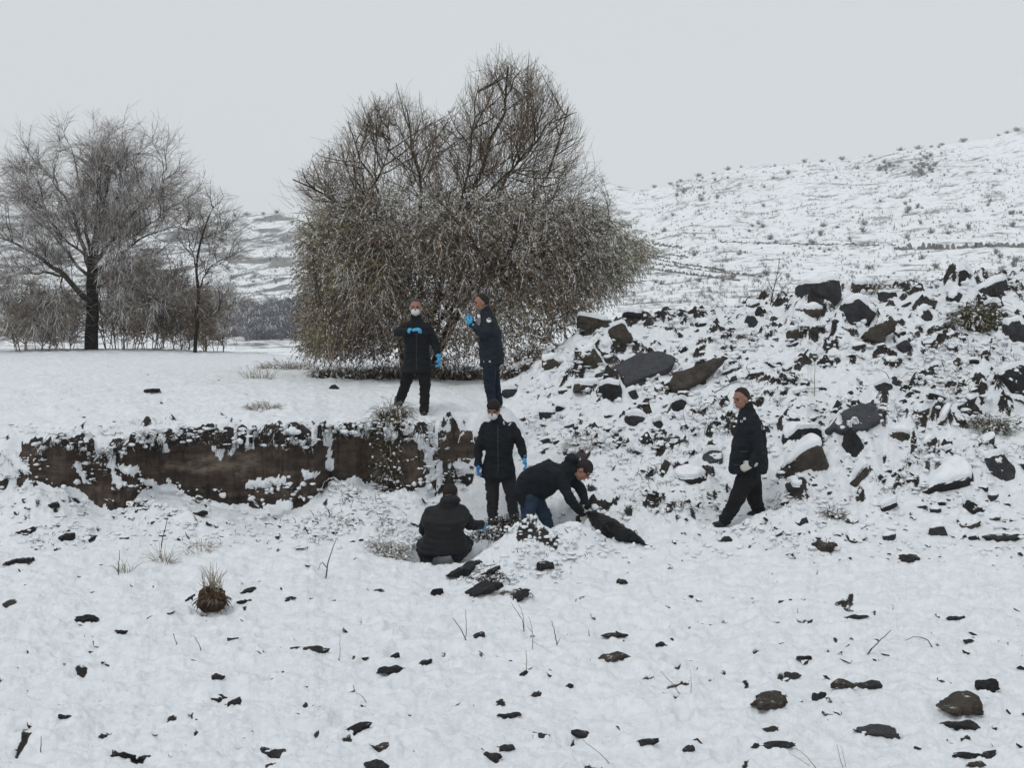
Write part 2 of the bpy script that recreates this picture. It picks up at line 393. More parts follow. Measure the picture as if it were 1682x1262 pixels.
soil = blur(soil, 1, 1, 1) * 1.15
soil = np.where(bankm, 1.0, soil)
VV = HZ - z / YY * F
small = (np.abs(UU - 748) < 30 + 5 * fbm(XX * 8, z * 8, 2, 2)) & (VV > 708 + 5 * fbm(XX * 9, z * 9, 3, 2)) & (VV < 758 + 12 * fbm(XX * 7, z * 9, 4, 3)) & (YY > 14.2) & (fbm(XX * 9, z * 11, 6, 3) < 0.35)
soil = np.where(small, 1.0, soil)
Yd = YY - fz * (0.05 * fbm(XX * 3, z * 4, 81, 4) + 0.025 * fbm(XX * 11, z * 14, 82, 3)) - 0.10 * sst(.6, .95, tt) * face
tan = np.zeros_like(z)
def seg_d(U, V, a, b):
    ax, ay, bx, by = *a, *b
    t = np.clip(((U - ax) * (bx - ax) + (V - ay) * (by - ay)) / ((bx - ax) ** 2 + (by - ay) ** 2), 0, 1)
    return np.hypot(U - ax - t * (bx - ax), V - ay - t * (by - ay))
# snow lying on ribs and ledges of the bank
for a, b, r in [((150, 700), (180, 740), 13), ((180, 740), (196, 796), 9), ((205, 768), (224, 772), 9), ((128, 765), (140, 785), 8),
                ((537, 715), (543, 770), 7), ((412, 796), (458, 790), 10), ((430, 845), (470, 830), 14), ((500, 778), (522, 780), 6), ((268, 715), (275, 738), 8),
                ((355, 735), (362, 748), 7), ((484, 724), (500, 726), 5), ((652, 716), (658, 724), 5), ((690, 720), (710, 745), 9), ((704, 745), (712, 785), 11), ((245, 793), (290, 806), 10), ((15, 745), (45, 772), 10)]:
    d = seg_d(UU, VV, a, b) + 11 * fbm(XX * 9, z * 9, 91, 4)
    k = sst(r, r * 0.5, d) * (np.abs(YY - ycl[None]) < 0.35)
    soil = np.where(k > 0.4, 0.0, soil); Yd = Yd - 0.06 * k; z = z + 0.01 * k
for (a, b, r) in [((325, 765), (410, 752), 17), ((395, 765), (400, 782), 12), ((610, 745), (650, 768), 9), ((275, 765), (300, 768), 6)]:
    tan = np.maximum(tan, sst(r * 1.3, r * 0.6, seg_d(UU, VV, a, b)))
speck = np.clip(0.55 * tt * sst(0.0, 0.5, fbm(XX * 0.7, YY * 0.6, 95, 3)) + 0.5 * (1 - fg) * (1 - right) * sst(0, .5, fbm(XX * 1.5, YY, 96, 3))
                + 0.6 * right * (1 - fg) * sst(0.05, 0.4, fbm(XX * 1.1, YY * 1.1, 97, 3)), 0, 1)
verts = np.stack([XX, Yd, z], -1).reshape(-1, 3)
me = raw_mesh('ground', verts, grid_faces(NR, NC), M['ground'], True,
              dict(edge_dark=np.clip(sst(.66, .86, tt) + .8 * sst(.22, .05, tt), 0, 1), soil=soil, cliff=np.clip(blur((bankm | small).astype(float), 2, 2, 1) * 1.5, 0, 1), tan=tan, speck=speck))
ground = link('ground', me); tag(ground, kind='structure')
VV = HZ - z / YY * F

def hit(u, v, ymin=4.5):
    """world point where the photo's pixel (u, v) meets the ground"""
    j = int(np.clip(round((u - us[0]) / (us[1] - us[0])), 0, NC - 1))
    colv = np.minimum.accumulate(VV[:, j]); ok = (colv <= v) & (YY[:, j] > ymin)
    i = int(np.argmax(ok)) if ok.any() else NR - 1
    return Vector(((u - CX) / F * YY[i, j], YY[i, j], z[i, j]))
def gz(x, y):
    """ground height at a world point"""
    u = x / y * F + CX
    j = int(np.clip(round((u - us[0]) / (us[1] - us[0])), 0, NC - 1))
    i = int(np.clip(np.searchsorted(YY[:, j], y), 0, NR - 1))
    return float(z[i, j])

# skirt: the same snow field outside the picture, round and behind the camera
def flat_sheet(name, x0, x1, y0, y1, zf, n=90):
    X, Y = np.meshgrid(np.linspace(x0, x1, n), np.linspace(y0, y1, n))
    Z = zf(X, Y)
    o = link(name, raw_mesh(name, np.stack([X, Y, Z], -1).reshape(-1, 3), grid_faces(n, n), M['ground'], True, dict(soil=0 * X, cliff=0 * X, tan=0 * X, speck=0 * X)))
    return tag(o, kind='structure')
flat_sheet('snow_field', -60, 60, -45, 4.6, lambda X, Y: -2.86 + 0.06 * fbm(X * .4, Y * .4, 1))

# ------------------------------------------------------------------ the far valley and hills
UF = np.array([-900, -400, 0, 200, 400, 550, 700, 850, 950, 1000, 1060, 1110, 1160, 1230, 1320, 1400, 1480, 1560, 1620, 1682, 1900, 2600], float)
def row(*p):
    return list(np.interp(UF, [q[0] for q in p], [q[1] for q in p]))
FAR = [
 (38, row((-900, 640), (700, 640), (1000, 580), (2600, 580))),
 (60, row((-900, 600), (700, 600), (900, 560), (1000, 540), (1200, 528), (1682, 500), (2600, 480))),
 (90, row((-900, 580), (550, 578), (900, 530), (1000, 512), (1200, 500), (1682, 480), (2600, 460))),
 (140, row((-900, 560), (350, 566), (550, 562), (900, 500), (1000, 480), (1200, 466), (1682, 455), (2600, 430))),
 (200, row((-900, 520), (350, 530), (480, 520), (700, 480), (900, 450), (1060, 430), (1300, 420), (1682, 408), (2600, 380))),
 (270, row((-900, 470), (350, 480), (550, 450), (800, 420), (1000, 392), (1060, 388), (1200, 370), (1400, 352), (1682, 330), (2600, 280))),
 (340, row((-900, 400), (350, 415), (550, 395), (800, 360), (1000, 345), (1060, 348), (1160, 320), (1300, 300), (1400, 296), (1682, 262), (2600, 200))),
 (400, row((-900, 330), (0, 342), (200, 354), (350, 352), (520, 346), (700, 312), (850, 286), (950, 285), (1000, 297), (1060, 313), (1110, 297), (1160, 286), (1230, 271), (1320, 265), (1400, 262), (1480, 246), (1560, 234), (1620, 224), (1682, 210), (1900, 165), (2600, 110))),
 (430, row((-900, 345), (2600, 345), )),
 (700, row((-900, 540), (2600, 540))),
]
FAR[-2] = (430, [q + 14 for q in FAR[-3][1]])
nf, mf = 420, 620
uf = np.linspace(-900, 2600, mf)
yf = np.concatenate([np.geomspace(38, 430, nf - 20), np.linspace(440, 700, 20)])
UU2, YY2 = np.meshgrid(uf, yf)
ys = np.array([r[0] for r in FAR]); Zt = np.array([[(HZ - v) / F * r[0] for v in r[1]] for r in FAR])
zu = np.array([np.interp(uf, UF, Zt[i]) for i in range(len(ys))])
z2 = np.array([np.interp(yf, ys, zu[:, j]) for j in range(mf)]).T
z2 = blur(z2, 4, 6, 1)
X2 = (UU2 - CX) / F * YY2
amp = sst(60, 250, YY2)
gully = 1 - np.abs(fbm(X2 / 45 + 0.3 * fbm(X2 / 30, YY2 / 30, 4), YY2 / 90, 12, 4))
z2 = z2 + amp * (3.4 * (gully - 0.75) + 0.7 * fbm(X2 / 12, YY2 / 14, 13, 4)) * (1 - 0.55 * sst(380, 400, YY2)) + 0.2 * fbm(X2 / 6, YY2 / 6, 14, 3)
hsoil = 0.42 * sst(0.0, 0.55, fbm(X2 / 9, YY2 / 6, 15, 5)) + 0.30 * fbm(X2 / 2.2, YY2 / 3.0, 16, 3) + 0.8 * sst(640, 560, UU2) * sst(-.1, .5, fbm(X2 / 14 - YY2 / 60, YY2 / 12, 18, 4)) * sst(120, 200, YY2)
V2 = HZ - z2 / YY2 * F
wood = np.exp(-(((UU2 - 450) / 75) ** 2 + ((V2 - 535) / 26) ** 2)) + 0.8 * np.exp(-(((UU2 - 560) / 60) ** 2 + ((V2 - 500) / 30) ** 2)) \
     + 0.5 * np.exp(-(((UU2 - 470) / 60) ** 2 + ((V2 - 400) / 14) ** 2)) + 0.42 * np.exp(-(((UU2 - 1500) / 90) ** 2 + ((V2 - 275) / 18) ** 2)) + 0.3 * np.exp(-(((UU2 - 1180) / 90) ** 2 + ((V2 - 300) / 16) ** 2))
hsoil = hsoil + 0.5 * wood
def m_hill():
    t = NT('far_hillside', 0.9, 0.1)
    s = t.math('ADD', t.attr('soil'), t.math('MULTIPLY', t.math('SUBTRACT', t.noise(0.9, 7, 0.85, t.scaled((1, .6, 2.0))), 0.5), 2.1))
    c = t.mix(t.step(t.noise(0.1, 3), 0.4, 0.6), (0.055, 0.055, 0.056), (0.11, 0.102, 0.092))
    return t.color(t.mix(t.math('MULTIPLY', t.step(s, -0.02, 0.60), 0.85), SNOW, c))
M['hill'] = m_hill()
me = raw_mesh('hills', np.stack([X2, YY2, z2], -1).reshape(-1, 3), grid_faces(len(yf), mf), M['hill'], True, dict(soil=hsoil))
tag(link('hills', me), kind='structure')
def hillz(u, Y):
    j = (u - uf[0]) / (uf[1] - uf[0]); i = np.interp(Y, yf, np.arange(len(yf)))
    return float(z2[int(round(i)), int(round(min(max(j, 0), mf - 1)))])
def hill_hit(u, v):
    j = int(np.clip(round((u - uf[0]) / (uf[1] - uf[0])), 0, mf - 1))
    ok = V2[:, j] <= v
    i = int(np.argmax(ok)) if ok.any() else len(yf) - 21
    return Vector(((u - CX) / F * yf[i], yf[i], z2[i, j]))

# track cut across the far slope and stepped terrace banks: narrow dark banks standing out of the snow
M['bank'] = m_rock('bare_bank', (0.10, 0.10, 0.10), (0.19, 0.18, 0.17), thr=0.62)
def bank(name, pts, hgt, seed):
    rs = np.random.RandomState(seed); rows = []
    n = 110
    uu = np.interp(np.linspace(0, 1, n), np.linspace(0, 1, len(pts)), [p[0] for p in pts]); vv = np.interp(np.linspace(0, 1, n), np.linspace(0, 1, len(pts)), [p[1] for p in pts])
    for u, v in zip(uu, vv):
        p = hill_hit(u, v); h = hgt * max(0.0, 0.35 + 0.9 * rs.rand() - (0.9 if rs.rand() < .35 else 0)); p.z += .25 * rs.normal() * hgt
        rows.append([(p.x, p.y - 0.5, p.z - 0.4), (p.x, p.y - 0.35, p.z + h), (p.x, p.y + 0.6, p.z + h + 0.05), (p.x, p.y + 1.0, p.z - 0.4)])
    V = np.array(rows); V = V.reshape(-1, 3)
    o = link(name, raw_mesh(name, V, grid_faces(n, 4), M['bank'], False)); tag(o, kind='structure')
bank('track_bank', [(1470, 412), (1560, 410), (1640, 406), (1760, 408)], 0.75, 1)
bank('track_bank', [(1180, 398), (1300, 402), (1470, 404)], 0.22, 2)
for k, (a, b) in enumerate([((1040, 410), (1130, 424)), ((1050, 422), (1190, 446)), ((1060, 432), (1250, 456)), ((1065, 442), (1215, 462)), ((1070, 402), (1120, 408)), ((1060, 418), (1100, 426))]):
    bank('terrace_bank', [a, ((a[0] + b[0]) / 2, (a[1] + b[1]) / 2 + 1), b], 0.28, 5 + k)

# ------------------------------------------------------------------ branches
def tubes(lines, radii, sides=3):
    """lines: list of (n,3) arrays, radii: list of (n,) arrays -> verts, faces"""
    groups = {}
    for L, r in zip(lines, radii):
        L = np.asarray(L, float); r = np.asarray(r, float)
        if L.ndim == 2: L = L[None]; r = r[None]
        groups.setdefault(L.shape[1], []).append((L, r))
    V = []; Fc = []; off = 0
    for n, it in groups.items():
        L = np.concatenate([q[0] for q in it]); r = np.concatenate([q[1] for q in it])          # (N,n,3) (N,n)
        T = np.gradient(L, axis=1); T /= np.maximum(np.linalg.norm(T, axis=2, keepdims=True), 1e-9)
        ref = np.where(np.abs(T[..., 2:3]) < 0.9, np.array([0, 0, 1.0]), np.array([1.0, 0, 0]))
        A = np.cross(T, ref); A /= np.maximum(np.linalg.norm(A, axis=2, keepdims=True), 1e-9); B = np.cross(A, T)
        ring = []
        for k in range(sides):
            a = 2 * math.pi * k / sides + 0.5
            ring.append(L + r[..., None] * (math.cos(a) * A + math.sin(a) * B))
        R_ = np.stack(ring, 2)                                                    # (N,n,s,3)
        N = len(L); V.append(R_.reshape(-1, 3))
        b0 = off + (np.arange(N)[:, None, None] * n + np.arange(n - 1)[None, :, None]) * sides
        k = np.arange(sides)[None, None, :]; k2 = (k + 1) % sides
        Fc.append(np.stack([b0 + k, b0 + k2, b0 + sides + k2, b0 + sides + k], -1).reshape(-1, 4))
        off += N * n * sides
    return np.concatenate(V), np.concatenate(Fc)
def nrm(a): return a / max(np.linalg.norm(a), 1e-9)
def curve(p, d, length, n, rs, wob=0.25, grav=0.0, up=0.0):
    pts = [p]; d = nrm(d); st = length / (n - 1)
    for i in range(n - 1):
        f = (i + 1) / (n - 1)
        d = nrm(d + rs.normal(size=3) * wob * 0.5 + np.array([0, 0, up - grav * f]))
        pts.append(pts[-1] + d * st)
    return np.array(pts)
def resamp(pts, n, rs, wob):
    pts = np.array(pts, float); s = np.concatenate([[0], np.cumsum(np.linalg.norm(np.diff(pts, axis=0), axis=1))])
    t = np.linspace(0, s[-1], n); q = np.stack([np.interp(t, s, pts[:, k]) for k in range(3)], 1)
    w_ = rs.normal(size=(n, 3)) * wob; w_[0] = 0
    return q + w_
class Tree:
    def __init__(s, seed): s.rs = np.random.RandomState(seed); s.l = [[], [], []]; s.r = [[], [], []]; s.leaf = []
    def add(s, lvl, L, ra, rb):
        s.l[lvl].append(L); s.r[lvl].append(np.linspace(ra, rb, len(L)))
    def spread(s, parent, count, lo, hi, length, spread, lvl, ra, rb, n=5, grav=0.0, up=0.0, bias=None, wob=0.25):
        """children of one polyline or of a stack of polylines (N, m, 3) -> (N*count, n, 3)"""
        P_ = np.asarray(parent, float); P_ = P_[None] if P_.ndim == 2 else P_
        N, m = P_.shape[:2]; K = N * count; ix = np.repeat(np.arange(N), count)
        t = lo + (hi - lo) * s.rs.rand(K); k = t * (m - 1.0001); i = k.astype(int); f = (k - i)[:, None]
        a0 = P_[ix, i]; a1 = P_[ix, i + 1]; p = a0 * (1 - f) + a1 * f
        d = a1 - a0; d /= np.maximum(np.linalg.norm(d, axis=1, keepdims=True), 1e-9)
        q = s.rs.normal(size=(K, 3)); q -= d * np.sum(q * d, 1, keepdims=True); q /= np.linalg.norm(q, axis=1, keepdims=True)
        dd = d * (1 - spread) + q * spread
        if bias is not None: dd = dd + (np.repeat(bias, count, 0) if np.ndim(bias) == 2 else bias)
        ln = length * (0.55 + 0.75 * s.rs.rand(K)); st = (ln / (n - 1))[:, None]
        dd /= np.linalg.norm(dd, axis=1, keepdims=True); pts = [p]
        for q_ in range(n - 1):
            g = s.rs.normal(size=(K, 3)) * wob * .5; g[:, 2] += up - grav * (q_ + 1) / (n - 1)
            dd = dd + g; dd /= np.linalg.norm(dd, axis=1, keepdims=True); pts.append(pts[-1] + dd * st)
        L = np.stack(pts, 1); s.addm(lvl, L, ra, rb); return L
    def addm(s, lvl, L, ra, rb):
        s.l[lvl].append(L); s.r[lvl].append(np.broadcast_to(np.linspace(ra, rb, L.shape[1]), L.shape[:2]))
    def add(s, lvl, L, ra, rb):
        s.addm(lvl, np.asarray(L)[None], ra, rb)
    def mesh(s, name, lvl, mat, sides=3, parent=None, smooth=False):
        V, Fc = tubes(s.l[lvl], s.r[lvl], sides)
        return link(name, raw_mesh(name, V, Fc, mat, smooth), parent)
def leaves(pts, dirs, size, width, mat, name, parent, rs, frost=0.3, hang=0.7, tintf=None):
    N = len(pts); d = dirs + rs.normal(size=(N, 3)) * 0.5; d[:, 2] -= hang
    d /= np.linalg.norm(d, axis=1)[:, None]
    s_ = rs.normal(size=(N, 3)); s_ -= d * np.sum(s_ * d, 1)[:, None]; s_ /= np.linalg.norm(s_, axis=1)[:, None]
    ln = size * (0.6 + 0.8 * rs.rand(N))[:, None]; wd = width * (0.6 + 0.8 * rs.rand(N))[:, None]
    q = np.stack([pts, pts + d * ln * .45 + s_ * wd * .5, pts + d * ln, pts + d * ln * .45 - s_ * wd * .5], 1).reshape(-1, 3)
    tint = rs.rand(N) if tintf is None else tintf
    fr = (rs.rand(N) < frost) * (0.75 + 0.25 * rs.rand(N))
    me = raw_mesh(name, q, np.arange(4 * N).reshape(N, 4), mat, False, dict(tint=np.repeat(tint, 4), frost=np.repeat(fr, 4)))
    return tag(link(name, me, parent), kind='stuff')

M['bark'] = m_twig('dark_bark', (0.016, 0.013, 0.012), (0.032, 0.026, 0.022), 0.65, thr=0.75)
M['branch'] = m_twig('branch_bark', (0.045, 0.036, 0.029), (0.085, 0.070, 0.056), 0.8, thr=0.5)
M['twig'] = m_twig('frosted_twigs', (0.085, 0.062, 0.042), (0.20, 0.155, 0.105), 0.9, thr=0.55, ns=9)
M['branch_w'] = m_twig('willow_branch_bark', (0.034, 0.026, 0.019), (0.075, 0.058, 0.042), 0.85, thr=0.9, ns=5)
M['twigt'] = m_twig('tan_brush_twigs', (0.17, 0.125, 0.085), (0.30, 0.235, 0.17), 0.8, thr=0.5, ns=4)
M['twigf'] = m_twig('snow_coated_twigs', (0.21, 0.180, 0.155), (0.33, 0.29, 0.26), 0.92, thr=-0.30)
M['leaf'] = m_leaf('dead_and_green_leaves', [(0.07, 0.045, 0.030), (0.18, 0.125, 0.082), (0.30, 0.225, 0.150), (0.21, 0.195, 0.095), (0.37, 0.355, 0.195)])
M['leafb'] = m_leaf('brown_leaves', [(0.14, 0.11, 0.088), (0.20, 0.165, 0.135), (0.26, 0.21, 0.165)])

def finish_tree(t, root, mats, trunk_sides=8):
    for k in (1, 2): pass
    t.mesh('trunk', 0, mats[0], trunk_sides, root, True)
    t.mesh('limbs', 1, mats[1], 5, root, True)
    o = t.mesh('crown', 2, mats[2], 3, root); o['kind'] = 'stuff'; return o

# ---- the big willow
def willow():
    Y0 = 23.5; rs = np.random.RandomState(21); t = Tree(22); t.rs = rs
    b = hit(690, 617); b = Vector(((690 - CX) / F * Y0, Y0, gz((690 - CX) / F * Y0, Y0)))
    root = empty('willow_tree', b)
    tag(root, 'big spreading willow with brown and olive leaves, frosted upper twigs, behind the two standing men', 'tree')
    def W(u, v, dy=0.0): return np.array(P(u, v, Y0 + dy))
    g = b.z
    limbs = [ # (points, radius)
     ([(672, 625, 0), (672, 560, 0), (690, 470, .1), (700, 400, 0), (690, 320, .3), (680, 240, .3), (668, 170, .3)], .10),
     ([(690, 625, .2), (700, 540, .2), (735, 440, .3), (765, 350, .2), (790, 280, 0), (820, 190, .2), (838, 95, .2)], .12),
     ([(680, 625, -.2), (665, 540, -.3), (640, 450, -.6), (600, 390, -.9), (560, 340, -1.0), (520, 300, -1), (480, 290, -1)], .09),
     ([(668, 620, .3), (655, 520, .5), (640, 410, .7), (610, 300, .8), (590, 240, .8), (572, 190, .8)], .08),
     ([(700, 625, -.1), (740, 530, -.5), (800, 450, -.9), (860, 390, -1.0), (920, 350, -1.0), (980, 350, -1), (1030, 400, -1)], .09),
     ([(698, 620, .3), (760, 500, .8), (830, 400, 1.2), (890, 300, 1.2), (920, 220, 1.2), (930, 160, 1.1)], .09),
     ([(735, 440, .3), (790, 330, -.6), (850, 260, -.8), (900, 200, -.8), (945, 170, -.8)], .06),
     ([(690, 470, .1), (740, 380, -.8), (770, 280, -1.1), (775, 200, -1.1), (785, 130, -1.0)], .06),
     ([(640, 450, -.6), (600, 340, -1.2), (640, 250, -1.2), (640, 180, -1.1)], .05),
     ([(765, 350, .2), (830, 300, 1.0), (860, 200, 1.4), (880, 120, 1.3)], .05),
     ([(700, 540, .2), (780, 470, 1.5), (880, 420, 1.9), (960, 390, 1.8), (1010, 420, 1.8)], .06),
     ([(665, 540, -.3), (600, 480, -1.5), (560, 420, -1.9), (520, 400, -1.9), (510, 450, -1.9)], .06),
     ([(655, 520, .5), (580, 430, 1.6), (540, 360, 1.8), (500, 340, 1.8)], .06),
     ([(700, 600, 0), (735, 500, -1.2), (780, 420, -2.0), (820, 400, -2.3), (850, 450, -2.3)], .05),
     ([(660, 600, 0), (650, 500, -1.2), (650, 420, -2.0), (620, 400, -2.3), (600, 450, -2.3)], .05),
     ([(800, 450, -.9), (870, 420, -1.6), (940, 420, -1.8), (1000, 450, -1.6), (1040, 440, -1.4)], .045),
     ([(690, 620, .2), (715, 500, 1.6), (740, 400, 2.2), (700, 300, 2.2), (720, 230, 2.0)], .05),
    ]
    limbs = [([(q[0], q[1] if q[1] > 330 else 330 - (330 - q[1]) * .93, q[2]) for q in p_], r_ * .85) for p_, r_ in limbs]
    allb = []
    for k, (pts, r) in enumerate(limbs):
        L = resamp([W(*p) for p in pts], 14, rs, 0.035)
        if pts[0][1] >= 595: L[0][2] = g - 0.15; L[1][2] = min(L[1][2], L[1][2])
        lv = 0 if k < 6 else 1
        t.add(lv, L, r, r * 0.16)
        allb.append(L)
    ev = [60, 110, 150, 200, 260, 300, 350, 400, 430, 460, 500, 550, 600, 640]
    el_ = [815, 765, 600, 566, 505, 462, 500, 512, 508, 505, 508, 505, 508, 520]; er_ = [862, 918, 948, 968, 978, 990, 1015, 1050, 1070, 1052, 1010, 945, 880, 850]
    tu = [460, 500, 570, 600, 660, 712, 740, 770, 830, 890, 940, 975, 1070]; tv = [300, 262, 168, 150, 132, 190, 180, 110, 74, 90, 150, 200, 420]
    def cull(A):
        e = A[:, -1]; uu = e[:, 0] / e[:, 1] * F + CX; vv = HZ - e[:, 2] / e[:, 1] * F; j = rs.normal(size=len(A)) * 15 + 26 * fbm(uu / 45, vv / 45, 3, 3) - 6 * (rs.rand(len(A)) < .1)
        ok = (uu + j > np.interp(vv, ev, el_)) & (uu + j < np.interp(vv, ev, er_)) & (vv + j > np.interp(uu, tu, tv))
        return ok
    sp0 = t.spread
    def spread(*q, **kw):
        lv = q[6] if len(q) > 6 else kw['lvl']; A = sp0(*q, **kw); t.l[lv].pop(); t.r[lv].pop(); k_ = cull(A)
        A = A[k_]; t.addm(lv, A, q[7], q[8]); return A
    t.spread = spread
    twl = []
    sec = t.spread(np.array(allb), 20, 0.25, 1.0, 1.2, 0.55, 1, .017, .006, 7, up=0.05)
    low_ = sec[:, -1, 2] < P(0, 330, Y0).z
    tl = t.spread(sec[low_], 9, 0.1, 1.0, 0.75, 0.5, 1, .0065, .0035, 5, up=-0.02); th_ = t.spread(sec[~low_], 7, 0.1, 1.0, 0.70, 0.42, 1, .0060, .0032, 5, up=0.15)
    ter = np.concatenate([tl, th_]); hi = ter[:, -1, 2] > P(0, 310, Y0).z
    fine = t.spread(ter[hi], 5, 0.1, 1.0, 0.48, 0.40, 2, .0044, .0018, 4, up=0.14)
    cen = np.array(P(740, 400, Y0)); out = ter[~hi][:, -1] - cen; out[:, 2] = 0; out /= np.linalg.norm(out, axis=1, keepdims=True)
    twl.append(t.spread(ter[~hi], 5, 0.1, 1.0, 0.75, 0.45, 2, .0044, .0018, 5, grav=0.55, bias=out * .12))
    # hanging curtains filling the lower crown down to the grass
    K = 7600; u = rs.uniform(505, 1050, K)
    u = np.where(rs.rand(K) < .25, rs.uniform(505, 640, K), u)
    top = 305 + 0.0010 * (u - 740) ** 2; bot = 606 - np.clip(u - 870, 0, None) * 0.92 - np.clip(525 - u, 0, None) * 0.9 + 14 * fbm(u / 35, u * 0, 5, 3) - 6
    v = top + (bot - 14 - top) * rs.rand(K) ** .78
    half = 2.5 * np.sqrt(np.clip(1 - ((u - 775) / 300.0) ** 2, .05, 1)); dy = rs.choice([-1, 1], K) * half * (1 - 0.75 * rs.rand(K) ** 2)
    yy = Y0 + dy; p = np.stack([(u - CX) / F * yy, yy, (HZ - v) / F * yy], 1)
    gzs = np.array([gz(q[0], q[1]) for q in p]) + .04
    p[:, 2] = np.maximum(p[:, 2], gzs + .15)
    ln = np.minimum(rs.uniform(.22, .62, K), np.maximum(.25, p[:, 2] - gzs))
    dd = np.stack([(u - 775) / 600.0, dy / 6, np.full(K, .12)], 1) + rs.normal(size=(K, 3)) * .55; dd /= np.linalg.norm(dd, axis=1, keepdims=True); pts = [p]
    for q_ in range(4):
        g_ = rs.normal(size=(K, 3)) * .13; g_[:, 2] -= .42 * (q_ + 1) / 4; dd = dd + g_; dd /= np.linalg.norm(dd, axis=1, keepdims=True); pts.append(pts[-1] + dd * (ln / 4)[:, None])
    cur = np.stack(pts, 1); cur[:, :, 2] = np.maximum(cur[:, :, 2], (gzs - .02)[:, None]); t.addm(2, cur, .0042, .0018); twl.append(cur)
    K = 7500; u = rs.uniform(470, 1000, K); tp = np.interp(u, tu, tv); v = tp + 12 + (400 - tp) * rs.rand(K) ** .9; v = np.minimum(v, 430)
    half = 2.3 * np.sqrt(np.clip(1 - ((u - 735) / 290.0) ** 2, .05, 1)) * (.45 + .55 * sst(100, 330, v)); yy = Y0 + rs.uniform(-1, 1, K) * half
    p = np.stack([(u - CX) / F * yy, yy, (HZ - v) / F * yy], 1); oc = np.where(u < 715, 660, 830)
    dd = np.stack([(u - oc) / 130.0, (yy - Y0) / 3, .75 - .5 * sst(250, 420, v)], 1) + rs.normal(size=(K, 3)) * .38; dd /= np.linalg.norm(dd, axis=1, keepdims=True); pts = [p]; ln = rs.uniform(.3, .75, K)
    for q_ in range(4):
        dd = dd + rs.normal(size=(K, 3)) * .13 + np.array([0, 0, .03]); dd /= np.linalg.norm(dd, axis=1, keepdims=True); pts.append(pts[-1] + dd * (ln / 4)[:, None])
    sh_ = np.stack(pts, 1); sh_ = sh_[cull(sh_)]; t.addm(2, sh_, .0040, .0015)
    finish_tree(t, root, (M['bark'], M['branch_w'], M['twig']), 8)
    lp = []; ld = []
    for A, m in ((twl[0], 8), (twl[1], 20), (fine, 1)):
        N, n_ = A.shape[:2]; ix = np.repeat(np.arange(N), m); k = rs.rand(N * m) * (n_ - 1.001); i = k.astype(int); f = (k - i)[:, None]
        lp.append(A[ix, i] * (1 - f) + A[ix, i + 1] * f); q = A[ix, i + 1] - A[ix, i]; ld.append(q / np.maximum(np.linalg.norm(q, axis=1, keepdims=True), 1e-6))
    lp = np.concatenate(lp); ld = np.concatenate(ld); print('willow leaves', len(lp), 'fine', len(fine))
    lu = lp[:, 0] / lp[:, 1] * F + CX; lv_ = HZ - lp[:, 2] / lp[:, 1] * F
    gr = 0.40 + 0.60 * fbm(lp[:, 0] * 0.7, lp[:, 2] * 0.7, lp[:, 1] * 0.4, 3) + 0.25 * sst(880, 980, lu) + 0.10 * (1 - sst(560, 640, lu)) - 0.14 * sst(520, 590, lv_)
    tint = np.clip(gr + 0.22 * rs.normal(size=len(lp)), 0, 1)
    fprob = np.clip(0.22 + 0.30 * sst(900, 1010, lu) + 0.25 * (1 - sst(330, 420, lv_)) + 0.25 * fbm(lp[:, 0], lp[:, 2], lp[:, 1], 2) - .10 * sst(500, 580, lv_), 0.04, 0.8)
    o = leaves(lp, ld, 0.060, 0.020, M['leaf'], 'leaves', root, rs, fprob, 0.25, tint)
    for c in root.children: c.matrix_parent_inverse = Matrix.Translation(-b)
willow()

# ---- the tree on the left and its neighbours
def bare_tree(name, label, cat, u, v, Y, limbs, seed, sec=(10, 1.1), ter=(7, .6), tw=(6, .4), mats=None, lv0=1, droop=0.0, group=None, thick=1.0, leafn=0, nz_=12, squash=.8, lo0=.45):
    rs = np.random.RandomState(seed); t = Tree(seed); t.rs = rs
    limbs = [([(q[0], q[1] if q[1] > 400 else 400 - (400 - q[1]) * squash, q[2]) for q in p_], r_) for p_, r_ in limbs]
    x = (u - CX) / F * Y; b = Vector((x, Y, gz(x, Y))); root = empty(name, b); tag(root, label, cat, group)
    dv = (HZ - b.z / Y * F) - v                      # shift so that the foot stands on the ground
    allb = []
    for k, (pts, r) in enumerate(limbs):
        L = resamp([np.array(P(p[0], p[1] + dv, Y + p[2])) for p in pts], nz_, rs, 0.02)
        t.add(0 if k < lv0 else 1, L, r, r * (0.35 if k < lv0 else .15)); allb.append(L)
        if k < lv0: L[0][2] -= 0.2
    tws = []
    for k, grp in ((0, allb[:lv0]), (1, allb[lv0:])):
        if not grp: continue
        Q = t.spread(np.array(grp), sec[0], lo0 if k == 0 else min(lo0, 0.2), 1.0, sec[1], 0.5, 1, .014 * thick, .0055 * thick, 6, up=0.05, grav=droop)
        q = t.spread(Q, ter[0], 0.15, 1.0, ter[1], 0.48, 1, .0065 * thick, .0035 * thick, 5, up=0.03, grav=droop)
        tws.append(t.spread(q, tw[0], 0.1, 1.0, tw[1], 0.45, 2, .0048 * thick, .0022 * thick, 4, grav=droop))
    mats = mats or (M['bark'], M['branch'], M['twigf'])
    finish_tree(t, root, mats)
    if leafn:
        A = np.concatenate(tws); N, n_ = A.shape[:2]; ix = np.repeat(np.arange(N), leafn); k = rs.rand(N * leafn) * (n_ - 1.001); i = k.astype(int); f = (k - i)[:, None]
        lp = A[ix, i] * (1 - f) + A[ix, i + 1] * f; q = A[ix, i + 1] - A[ix, i]
        leaves(lp, q / np.maximum(np.linalg.norm(q, axis=1, keepdims=True), 1e-6), 0.07, 0.026, M['leafb'], 'leaves', root, rs, 0.35, 0.4)
    for c in root.children: c.matrix_parent_inverse = Matrix.Translation(-b)
    return root
YT = 34.0
